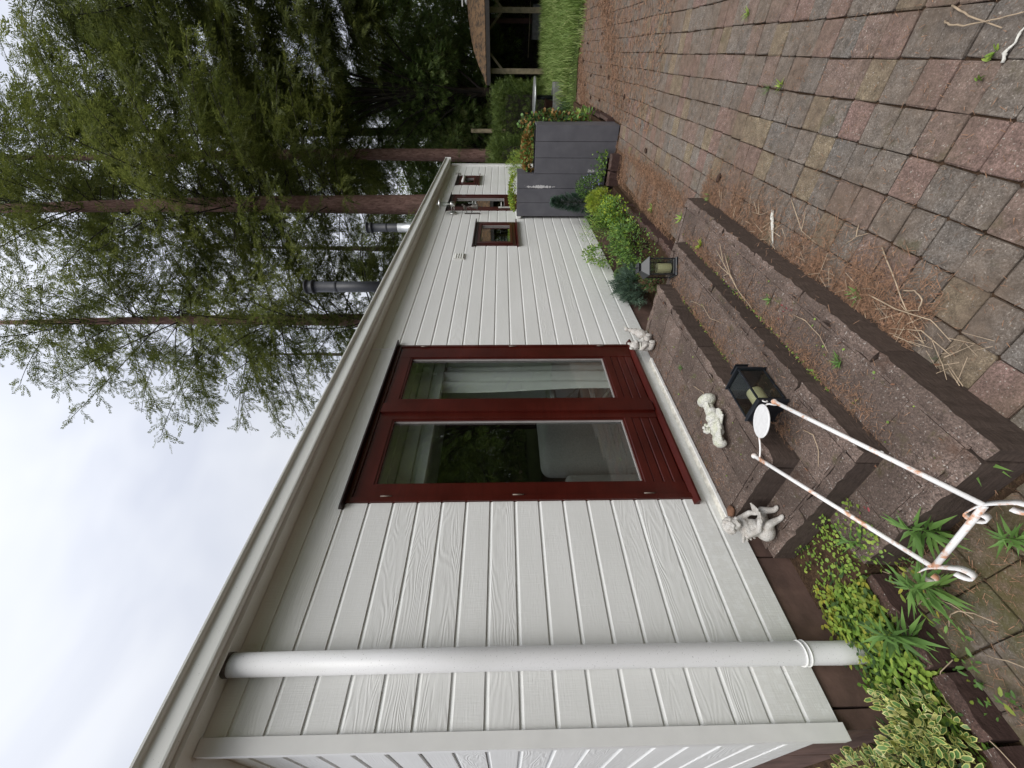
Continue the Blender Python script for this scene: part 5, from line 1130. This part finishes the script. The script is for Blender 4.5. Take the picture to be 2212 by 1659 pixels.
for i, (x, y) in enumerate(((4.99, .84), (3.17, .705), (6.3, .46), (8.1, .2), (8.9, .34), (8.3, -.2), (7.4, .3), (9.4, .5), (9.6, -.1), (7.9, .62), (9.9, .15), (8.7, .64))):
    m = MB(); rt = Matrix.Rotation(random.uniform(0, 6.28), 3, 'Z')
    m.ell((x, y, .016), (.032, .016, .016), rt, 9, 7, lambda d: 1+.10*math.sin(d.x*22)*math.cos(d.y*9)); o = m.build('fir_cone', 'cone', None, loc=(x, y, 0))
    tag(o, 'dark fir cone on the paving, '+('nearest to the edging blocks', 'beside the lowest step', 'in the middle of the patio', 'left of the far grass', 'close to the far kerb end', 'on the right far pavers', 'in front of the far needle patch', 'furthest along the kerb line', 'by the long grass edge on the right', 'just beyond the grey planter', 'at the foot of the long grass', 'between kerb and needle patch')[i], 'fir cone', CN)
def twigs(name, pts, r, mat, label, lumps=False):
    m = MB()
    for k, p in enumerate(pts):
        q = []
        for i in range(len(p)-1):
            for t in np.linspace(0, 1, 5)[:-1]: q.append(tuple(np.array(p[i])*(1-t)+np.array(p[i+1])*t+np.array([random.gauss(0, .0012), random.gauss(0, .0012), 0])))
        q.append(p[-1]); m.tube(q, [r*(1.15-.6*i/len(q))*(random.uniform(.8, 1.5) if lumps else 1) for i in range(len(q))], 6)
    return tag(m.build(name, mat, None, loc=tuple(pts[0][0])), label, 'twig')
twigs('curved_twig', [[(1.90, -.09, .006), (1.85, -.078, .02), (1.79, -.075, .022), (1.70, -.085, .02), (1.62, -.10, .01)], [(1.90, -.13, .006), (1.80, -.10, .015), (1.66, -.065, .01)]], .003, 'twig', 'pair of thin curved twigs lying on the nearest pavers')
twigs('lichen_branch', [[(1.594, .019, .006), (1.60, -.005, .010), (1.585, -.03, .012), (1.59, -.055, .012), (1.575, -.09, .008)]], .0042, 'lichen', 'short pale lichen covered twig among seedlings near the camera', True)
twigs('lichen_twig', [[(2.426, .71, .008), (2.39, .745, .012), (2.35, .79, .012), (2.293, .861, .010)]], .0075, 'lichen', 'straight white lichen covered twig lying on brown needles', True)
twigs('dry_twig', [[(1.80, .675, .006), (1.76, .63, .015), (1.72, .60, .006)], [(1.76, .63, .015), (1.79, .585, .006)]], .0022, 'twig', 'small forked dry twig on the paving below the steps')
twigs('dry_branch', [[(2.42, 1.12, T3+.012), (2.33, 1.06, T3+.03), (2.20, 1.10, T3+.03), (2.02, 1.135, T3+.012)], [(2.33, 1.06, T3+.03), (2.50, 1.0, T3+.012)], [(2.20, 1.10, T3+.03), (2.46, 1.03, T3+.035), (2.62, 1.02, T3+.012)], [(2.33, 1.07, T3+.03), (2.55, 1.08, T3+.02)], [(2.45, 1.035, T3+.03), (2.60, .97, T3+.012)]], .0026, 'twig', 'branching dry twig lying along the lowest step')
twigs('dry_twig', [[(2.55, 1.37, T2+.006), (2.35, 1.30, T2+.02), (2.22, 1.32, T2+.018), (2.08, 1.27, T2+.006)]], .002, 'twig', 'long thin dry stem on the middle step')
twigs('dry_twig', [[(1.72, 1.0, T3+.006), (1.62, .975, T3+.012), (1.50, .985, T3+.012), (1.42, 1.02, T3+.006)]], .002, 'twig', 'bowed thin dry stem on the lowest step by the iron rod')
twigs('dry_twig', [[(1.22, 1.30, T2+.006), (1.16, 1.27, T2+.012), (1.10, 1.30, T2+.010), (1.06, 1.36, T2+.006)]], .0022, 'twig', 'curved twig on the left flank block between the two rods')
twigs('dry_twig', [[(1.95, 1.66, T1+.006), (1.82, 1.60, T1+.01), (1.74, 1.66, T1+.006)]], .0022, 'twig', 'thin dark twig on the top step beside the lying figurine')
twigs('looped_twigs', [[(1.55, .80, .01), (1.38, .78, .03), (1.25, .75, .02), (1.15, .78, .008)], [(1.42, .72, .01), (1.36, .69, .03), (1.31, .70, .035), (1.30, .74, .03), (1.35, .77, .02), (1.42, .76, .008)], [(1.62, .62, .006), (1.40, .74, .02), (1.22, .84, .006)], [(1.33, .84, .006), (1.25, .80, .02), (1.12, .82, .006)]], .0026, 'twig', 'tangle of looped dry stems at the near foot of the steps')
twigs('dry_twig', [[(2.30, .62, .006), (2.10, .72, .02), (1.98, .74, .006)], [(2.10, .72, .02), (2.15, .64, .006)]], .0022, 'twig', 'forked dry twig beside the lichen twig on the pavers')
twigs('dry_twig', [[(2.62, .78, .006), (2.50, .76, .02), (2.40, .69, .006)], [(2.52, .76, .02), (2.60, .70, .01)]], .002, 'twig', 'bent dry twig on the needle pile at the lowest step')
m = MB(); rg = random.Random(5)
for (x, y, z, r) in ((1.19, 1.90, T1, .03),): m.ell((x, y, z+.012), (r, r*1.2, .016), None, 10, 6, lambda d: 1+.15*math.sin(d.x*7+d.y*5))
tag(m.build('moss_lump', 'litter', None, loc=(1.19, 1.90, T1)), label='brown mossy lump by the cherub at the end of the threshold', cat='moss')
Pd = patch(60, lambda r: np.array([r.uniform(.3, 3.2), r.uniform(.6, 1.9), 0])); Pd[:, 2] = [(.07 if y > 1.65 and x < .72 else T1 if (y > 1.43 and 1.2 < x < 2.9) else T2 if (y > 1.16 and 1.0 < x < 3.1) else T3 if (y > .9 and .8 < x < 3.3) else 0)+.004 for x, y, z in Pd]
leafset('dead_leaves', (['litter'], [(LEAF, Pd, horiz(60, 0), up_jit(60, .35), RNG.uniform(.012, .03, 60), 0)]), kind='stuff', label='scattered small dead leaves on steps and soil', cat='leaves')
# ------------------------------------------------------------------ gazebo
gx, gy = 19.3, -1.35
gz = thing('garden_gazebo', (gx, gy, 0), 'open timber gazebo with a low needle covered roof standing in the long grass', 'gazebo')
hw = 1.85
posts = [(18.95, -1.05, 'post'), (17.75, .58, 'post'), (18.4, -3.3, 'post'), (20.9, -.85, 'redpost'), (20.4, -3.2, 'post')]
for x, y, mt in posts: MB().box(x-.075, x+.075, y-.075, y+.075, -.05, 2.06, .008).build('post', mt, gz)
for (x, y, mt), dirs in zip(posts[:3], (((0, 1), (0, -1)), ((.1, -1),), ((0, 1),))):
    for dx, dy in dirs:
        m = MB(); m.obb((x, y+dy*.05, 1.58), (x+dx*.5, y+dy*.52, 2.03), .07, .07, (1, 0, 0)); m.build('knee_brace', 'post', gz)
m = MB(); m.obb((17.6, .85, 2.10), (18.6, -3.6, 2.10), .12, .12); m.obb((17.8, .62, 2.08), (21.0, -.8, 2.08), .11, .12); m.obb((18.4, -3.3, 2.08), (20.9, -3.1, 2.08), .1, .12); m.build('ring_beam', 'beam', gz)
# roof: low pyramid with a sagging edge, subdivided so its outline is uneven
apex = Vector((19.25, -1.32, 2.78)); cor = [Vector((17.25, .95, 2.13)), Vector((18.1, -4.0, 2.13)), Vector((21.9, -3.6, 2.13)), Vector((21.4, .9, 2.13))]
vs = []; fs = []; rg = random.Random(9)
for q in range(4):
    a, b = cor[q], cor[(q+1) % 4]; n = 10; base = len(vs); row = []
    for i in range(n+1):
        r_ = []
        for j in range(i+1):
            p = apex.lerp(a.lerp(b, j/max(i, 1)), i/n)+Vector((0, 0, .16*math.sin(math.pi*i/n)))
            if 0 < i < n: p += Vector((rg.uniform(-.02, .02), rg.uniform(-.02, .02), rg.uniform(-.02, .02)))
            r_.append(len(vs)); vs.append(p)
        row.append(r_)
    for i in range(n):
        for j in range(i+1):
            fs.append((row[i][j], row[i+1][j], row[i+1][j+1]))
            if j < i: fs.append((row[i][j], row[i+1][j+1], row[i][j+1]))
m = MB(); m.add(vs, fs); o = m.build('thatched_roof', 'thatch', gz); s = o.modifiers.new('solid', 'SOLIDIFY'); s.thickness = .05; s.offset = -1
m = MB()
for q in range(4): m.obb(cor[q]-Vector((0, 0, .09)), cor[(q+1) % 4]-Vector((0, 0, .09)), .03, .13)
m.build('eaves_board', 'beam', gz)
m = MB(); m.tube([(19.25, -1.32, 2.75), (19.25, -1.32, 3.15)], .012, 6); m.ell((19.25, -1.32, 2.80), (.14, .14, .06)); m.build('finial', 'sill', gz)
m = MB()
for k in range(4): a = k*math.pi/2+.4; m.obb((19.25, -1.32, 2.95), (19.25+.12*math.cos(a), -1.32+.2*math.sin(a), 2.95), .02, .05)
m.build('vane_cross', 'sill', gz)
# stone garden table
tb = thing('garden_table', (12.5, .93, 0), 'round pale topped garden table on a dark leg beside the long grass', 'table')
m = MB(); m.lathe([(.40, .735), (.43, .745), (.43, .775), (.41, .785)], (12.5, .93, 0), 28); m.build('table_top', 'alu', tb)
m = MB(); m.lathe([(.05, .30), (.045, .735)], (12.5, .93, 0), 12); m.build('table_leg', 'black', tb)
m = MB(); rough_box(m, 12.25, 12.9, .62, 1.22, -.05, .30, 5, .1, .01); m.build('base_block', 'stone', tb)
pt = thing('clay_pot', (12.1, 1.22, 0), 'small dark red clay pot on the block beside the round garden table', 'pot')
m = MB(); m.lathe([(.07, .30), (.10, .46), (.115, .465), (.115, .50), (.10, .50), (.095, .47)], (12.42, 1.06, 0), 16); m.build('pot_body', 'redpost', pt)
# low bird bath / stone post under gazebo
rl = thing('wooden_trough', (20.6, -.6, 0), 'grey wooden trough with a thin rail standing under the gazebo roof', 'trough')
m = MB(); m.box(20.3, 20.8, -1.3, -.3, -.02, .42, .01); m.build('trough_box', 'stone', rl); m = MB(); m.tube([(20.1, -1.4, .52), (20.1, .25, .56)], .02, 6); m.build('rail', 'post', rl)

# ------------------------------------------------------------------ long grass
def grass(n, fn, h0, h1, name, mats, label, w=.008):
    P = patch(n, fn); a = RNG.uniform(0, 6.28, n); ln = RNG.uniform(.1, .6, n); H = RNG.uniform(h0, h1, n)
    D = norm(np.stack([np.cos(a)*ln, np.sin(a)*ln, np.ones(n)], 1)); U = np.stack([-np.cos(a), -np.sin(a), np.full(n, .3)], 1)
    tpl = ([(0, 1, 0), (0, -1, 0), (.5, .8, .04), (.5, -.8, .04), (1, 0, -.16)], [(0, 1, 2), (1, 3, 2), (2, 3, 4)])
    Rm = frames(D, U); V = np.einsum('nij,nkj->nki', Rm, np.array(tpl[0])[None]*np.stack([np.ones(n), w/H*RNG.uniform(.6, 1.4, n), np.ones(n)], 1)[:, None, :])*H[:, None, None]+P[:, None, :]
    F_ = np.array(tpl[1])[None]+(np.arange(n)*5)[:, None, None]; mi = np.repeat(RNG.integers(0, len(mats), n), 3)
    return tag(addobj(name, fast_mesh(name, V.reshape(-1, 3), F_.reshape(-1, 3), mats, mi)), label, 'grass', None, 'stuff')
def gf(r):
    x = r.uniform(10.7, 18.5); y = r.uniform(-3.4, 1.3)
    edge = 10.75+.45*math.sin(y*2.3)+.25*math.sin(y*5.1+1)+max(0, y)*.9
    if x < edge or (y > .35 and x > 12 and r.random() < .7): return None
    return np.array([x, y, 0.0])
grass(26000, gf, .14, .42, 'long_grass', ['grass'], 'uncut pale green grass between the paving and the gazebo')
grass(2500, lambda r: (lambda x, y: np.array([x, y, 0.]) if x > 10.1+.5*math.sin(y*3) else None)(r.uniform(10.1, 12), r.uniform(-2.5, 1.4)), .05, .16, 'grass_fringe', ['grass'], 'short grass fringe creeping onto the paving', .006)
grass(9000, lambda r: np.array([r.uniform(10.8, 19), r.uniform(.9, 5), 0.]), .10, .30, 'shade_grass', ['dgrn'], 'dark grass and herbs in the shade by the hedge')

# ------------------------------------------------------------------ clipped hedges
def hedge(x0, x1, y0, y1, h, n, S, label, mats=('hedge',), seed=1, name='clipped_hedge'):
    rng = np.random.default_rng(seed); t = thing(name, ((x0+x1)/2, (y0+y1)/2, 0), label, 'hedge')
    f = rng.random(n); A1 = (x1-x0)*(y1-y0); A2 = (x1-x0)*h; A3 = (y1-y0)*h; tot = A1+2*A2+2*A3; u = rng.random(n); v = rng.random(n); P = np.zeros((n, 3)); N = np.zeros((n, 3))
    c = np.cumsum([A1, A2, A2, A3, A3])/tot; k = np.searchsorted(c, f); X = x0+(x1-x0)*u; Y = y0+(y1-y0)*u
    for i in range(5):
        q = k == i
        if i == 0: P[q] = np.stack([x0+(x1-x0)*u[q], y0+(y1-y0)*v[q], np.full(q.sum(), h)], 1); N[q] = (0, 0, 1)
        elif i == 1: P[q] = np.stack([X[q], np.full(q.sum(), y0), h*v[q]], 1); N[q] = (0, -1, .1)
        elif i == 2: P[q] = np.stack([X[q], np.full(q.sum(), y1), h*v[q]], 1); N[q] = (0, 1, .1)
        elif i == 3: P[q] = np.stack([np.full(q.sum(), x0), Y[q], h*v[q]], 1); N[q] = (-1, 0, .1)
        else: P[q] = np.stack([np.full(q.sum(), x1), Y[q], h*v[q]], 1); N[q] = (1, 0, .1)
    P += N*(.10*np.sin(P[:, :1]*3.1+P[:, 1:2]*2.7)*np.sin(P[:, 2:3]*3.7)+rng.normal(size=(n, 1))*.07)
    D = norm(N*.7+rng.normal(size=(n, 3))*.45+[0, 0, .55]); U = norm(rng.normal(size=(n, 3))+N*.5)
    leafset('hedge_foliage', (list(mats), [(SPRAYT, P, D, U, rng.uniform(.7, 1.3, n)*S, 0)]), t)
    MB().box(x0+.22, x1-.22, y0+.22, y1-.22, 0, h-.25).build('hedge_core', 'branch', t)
hedge(13.8, 15.2, 2.2, 6.5, 1.83, 9000, .17, 'bright clipped conifer hedge behind the far end of the house', seed=2)
hedge(15.6, 17.0, .95, 4.4, 1.72, 9000, .16, 'clipped hedge standing between the round garden table and the tree trunk', seed=3)
hedge(21.6, 23.2, -6, 4.0, 1.95, 10000, .22, 'dark hedge seen through the gazebo posts', ('fir2',), seed=4)

# ------------------------------------------------------------------ trees
def conifer(x, y, H, d, zb, Rm_, seed, label, dens=1.0, S=.26, mats=('fir',), bark='bark', droop=.5, name='fir_tree', group='tall conifers behind the house', top=None, thin=0.0, azr=None, tpl=SPRAYT):
    rng = np.random.default_rng(seed); t = thing(name, (x, y, 0), label, 'tree', group)
    lx, ly = rng.uniform(-.012, .012, 2)
    tp = [(x+lx*z+.05*math.sin(z*.35+seed), y+ly*z+.05*math.cos(z*.3+seed), z) for z in np.linspace(-.1, H, 22)]
    m = MB(); m.tube(tp, [d/2*(1.25 if i == 0 else 1.0)*(1-.92*(i/21)**1.15) for i in range(22)], 14); m.build('trunk', bark, t)
    Px = []; Dx = []; Ux = []; Sx = []; br = MB(); z = zb
    def trunk_at(z): return np.array([x+lx*z+.05*math.sin(z*.35+seed), y+ly*z+.05*math.cos(z*.3+seed), z])
    ztop = top or H
    while z < ztop:
        f = (z-zb)/(H-zb); prof = (min(1, .55+f*2.2) if f < .2 else 1)*(1-f)**.65
        nb = rng.integers(4, 7) if thin < .5 else rng.integers(3, 5)
        for b in range(nb):
            a = rng.uniform(0, 6.283)
            if azr and rng.random() < .6: a = rng.uniform(*azr)
            L = Rm_*prof*rng.uniform(.6, 1.15)
            if L < .3: continue
            u = np.array([math.cos(a), math.sin(a), 0]); rise = rng.uniform(.10, .55); p0 = trunk_at(z+rng.uniform(-.2, .2)); npt = 9
            side = np.array([-u[1], u[0], 0]); sw = rng.normal()*.12
            pts = [p0+u*L*s+np.array([0, 0, L*(rise*s-droop*s*s*.8)])+side*sw*L*s*s for s in np.linspace(0, 1, npt)]
            br.tube([tuple(q) for q in pts], [max(.005, .008+.012*L/3*(1-s)) for s in np.linspace(0, 1, npt)], 4, False)
            ns = int(L/.12*dens)+2
            for k in range(ns):
                s = .18+.82*(k+rng.random())/ns; i = min(int(s*(npt-1)), npt-2); fr = s*(npt-1)-i; p = pts[i]*(1-fr)+pts[i+1]*fr; q = -1 if k % 2 else 1
                if rng.random() < thin: continue
                ll = (.28+.34*L*(1-s)*.55+.1)*rng.uniform(.6, 1.2); dv = u*.75+side*q*.85+np.array([0, 0, -.35*droop-.12+rng.normal()*.1]); dv = dv/np.linalg.norm(dv)
                m2 = max(2, int(ll/.085))
                for w in range(m2):
                    g = (w+.3)/m2; pp = p+dv*ll*g+np.array([0, 0, -.25*ll*g*g*droop*2]); q2 = -1 if w % 2 else 1
                    Px.append(pp+rng.normal(size=3)*.02); Dx.append(dv+side*q*(-.2)+u*q2*.5+rng.normal(size=3)*.3+np.array([0, 0, -.25])); Ux.append((rng.normal()*.35, rng.normal()*.35, 1)); Sx.append(S*rng.uniform(.6, 1.15))
        z += rng.uniform(.26, .50)/max(dens, .6)
    br.build('branches', 'branch', t)
    P = np.array(Px); n = len(P); k = rng.integers(0, len(mats), n); D = norm(np.array(Dx)); U = norm(np.array(Ux)); Sx = np.array(Sx)
    leafset('needle_foliage', (list(mats), [(tpl, P[k == i], D[k == i], U[k == i], Sx[k == i], i) for i in range(len(mats))]), t)
    return n
NT_ = 0
NT_ += conifer(13.2, 7.8, 24, .60, 3.2, 5.9, 11, 'leftmost tall conifer with a slim trunk rising behind the first black flue', .85, .40, droop=.30, thin=.34, top=18.5, tpl=SPRAYN)
NT_ += conifer(13.9, 3.85, 25, .70, 6.2, 4.6, 12, 'tall conifer with the thickest reddish trunk, standing just behind the far eaves', .8, .40, droop=.34, thin=.34, top=18.5, tpl=SPRAYN)
NT_ += conifer(17.1, 3.05, 26, .48, 7.0, 5.2, 13, 'tall conifer whose bare reddish trunk rises beyond the far corner of the house', .85, .44, droop=.42, thin=.26, top=21, tpl=SPRAYN)
NT_ += conifer(19.5, -1.6, 24, .5, 6.0, 6.0, 14, 'dense dark conifer on the right, hanging over the gazebo', .95, .46, ('fir', 'fir2'), 'bark2', .5, top=18)
NT_ += conifer(24.0, 3.2, 24, .5, 2.2, 5.5, 15, 'dark conifer closing the view between the trunks', .8, .46, ('fir', 'fir2'), 'bark2', .5, top=17)
NT_ += conifer(24.5, 9.5, 22, .45, 2.0, 5.0, 16, 'conifer in the second row behind the left trunks', .75, .46, ('fir2', 'fir'), 'bark2', .45, top=12, thin=.45)
NT_ += conifer(20.0, 14.5, 19, .4, 2.0, 4.5, 17, 'smaller conifer far behind the middle of the roof', .75, .42, ('fir', 'fir2'), 'bark2', .45, top=11, thin=.45)
def broad(x, y, H, rx, n, S, seed, label, mats=('bush',), zlo=.6, tpl=LEAF, bark='bark2', group='leafy trees beyond the garden', name='broadleaf_tree'):
    rng = np.random.default_rng(seed); t = thing(name, (x, y, 0), label, 'tree', group)
    m = MB(); m.tube([(x, y, -.1), (x+.1, y, H*.4), (x, y+.1, H*.85)], [.2, .15, .04], 8); m.build('trunk', bark, t)
    m = MB(); cl = []
    for i in range(42):
        a = rng.uniform(0, 6.28); e = rng.uniform(-.9, 1.35); r = rng.uniform(.45, 1.0); c = np.array([x+rx*r*math.cos(a)*math.cos(e*.8), y+rx*r*math.sin(a)*math.cos(e*.8), (zlo+H)/2+(H-zlo)/2*r*math.sin(e)]); cl.append((c, rx*rng.uniform(.22, .42)))
        m.tube([(x, y, max(.5, c[2]*.55)), tuple((np.array([x, y, c[2]*.7])+c)/2), tuple(c)], [.06, .035, .012], 4, False)
    m.build('branches', 'branch', t)
    ci = rng.integers(0, len(cl), n); C = np.array([c for c, _ in cl])[ci]; Rr = np.array([r for _, r in cl])[ci][:, None]
    d = rdir(n, rng); P = C+d*Rr*rng.uniform(.5, 1.05, (n, 1))**.7*np.array([1.15, 1.15, .75]); P[:, 2] = np.abs(P[:, 2])
    D = norm(d*.7+rng.normal(size=(n, 3))*.5+[0, 0, -.45]); U = norm(d*.5+rng.normal(size=(n, 3))*.5+[0, 0, .6]); k = rng.integers(0, len(mats), n); Sz = S*rng.uniform(.6, 1.2, n)
    leafset('crown', (list(mats), [(tpl, P[k == i], D[k == i], U[k == i], Sz[k == i], i) for i in range(len(mats))]), t)
broad(21.0, 1.8, 7.5, 2.6, 9000, .34, 21, 'dark leafy tree with drooping twigs between the right trunk and the gazebo', ('bush', 'fir2'), .4, SPRAYT)
broad(23.5, -3.5, 8.5, 3.4, 9000, .38, 22, 'large dark leafy tree behind the gazebo', ('bush', 'fir2'), .3, SPRAYT)
broad(20.5, 6.8, 6.5, 2.6, 7500, .30, 23, 'yellow green leafy tree low behind the far roof edge', ('lime', 'bush'), .4, SPRAYT)
broad(18.5, 11.8, 6.2, 2.6, 6500, .30, 24, 'bright green leafy tree behind the second black flue', ('lime', 'bush'), .4, SPRAYT)
broad(17.5, 17.5, 6.0, 2.8, 5000, .34, 25, 'green leafy tree behind the nearer part of the roof', ('bush', 'lime'), .4, SPRAYT)
broad(19.3, 1.3, 9.5, 2.3, 8000, .24, 28, 'leafy tree whose bright drooping twigs hang above the gazebo roof', ('hedge', 'bush'), 3.0, SPRAYT)
broad(27.0, .5, 9.0, 3.6, 8000, .42, 26, 'tall dark leafy tree closing the far end of the garden', ('fir2', 'bush'), .2, SPRAYT)
broad(18.6, 3.2, 4.6, 1.7, 5000, .26, 27, 'small dark leafy tree just behind the clipped hedge', ('fir2', 'bush'), .3, SPRAYT)
tag(MB().tube([(17.6, 2.35, -.1), (17.6, 2.35, 2.75)], .07, 8).build('dead_stump', 'post', None, loc=(17.6, 2.35, 0)), 'thin pale bare trunk stub showing above the hedge', 'tree')
# garden side trees (mirrored in the door glass)
GG = 'garden trees mirrored in the door glass'
for i, (x, y, H, rx) in enumerate(((3.0, -8.5, 7.0, 2.8), (7.5, -8.0, 8.5, 3.0), (12.5, -8.8, 9.5, 3.2), (-2.0, -9.0, 7.5, 3.0), (17.0, -9.5, 9.0, 3.2), (10.0, -13, 13, 4.0), (3.5, -13, 12, 4.0))):
    broad(x, y, H, rx, 4200, .40, 40+i, ('rounded green tree across the garden, mirrored in the left door pane', 'green tree across the garden, mirrored in the right door pane', 'tall green tree across the garden toward the gazebo', 'green tree across the garden behind the camera', 'green tree beyond the gazebo on the garden side', 'very tall tree at the back of the garden, right', 'very tall tree at the back of the garden, left')[i], ('ygn', 'lime', 'hedge', 'bush'), .2, SPRAYT, group=GG)
# backdrop of the wood
rng = np.random.default_rng(99); n = 20000; a = rng.uniform(R(-16), R(62), n); r = rng.uniform(30, 36, n); P = np.stack([r*np.cos(a), r*np.sin(a), rng.random(n)**1.1*(9.5-3.0*np.clip(a/R(60), 0, 1))], 1)
leafset('far_wood', (['fir2', 'bush'], [(SPRAYT, P[::2], norm(rng.normal(size=(n//2, 3))+[0, 0, -.6]), norm(rng.normal(size=(n//2, 3))), rng.uniform(.6, 1.2, n//2), 0), (SPRAYT, P[1::2], norm(rng.normal(size=(n//2, 3))+[0, 0, -.6]), norm(rng.normal(size=(n//2, 3))), rng.uniform(.6, 1.2, n//2), 1)]), kind='stuff', label='dark wood closing the background behind the garden', cat='wood')
rng = np.random.default_rng(98); n = 13000; X_ = rng.uniform(-14, 36, n); P = np.stack([X_, rng.uniform(-20, -17, n)+.02*(X_-10)**2*0, rng.random(n)*(13+2*np.sin(X_*.9)+1.5*np.sin(X_*2.3))], 1)
leafset('garden_wood', (['lime'], [(SPRAYT, P, norm(rng.normal(size=(n, 3))+[0, 0, -.6]), norm(rng.normal(size=(n, 3))), rng.uniform(1.0, 1.9, n), 0)]), kind='stuff', label='wood on the garden side behind the camera, mirrored in the door glass', cat='wood')
tris = sum(sum(len(p.vertices)-2 for p in o.data.polygons) for o in COL.objects if o.type == 'MESH' and o.data.name not in ('paver',) and len(o.data.polygons) > 20000)
print('sprays', NT_, 'big mesh tris', tris, 'objects', len(COL.objects))
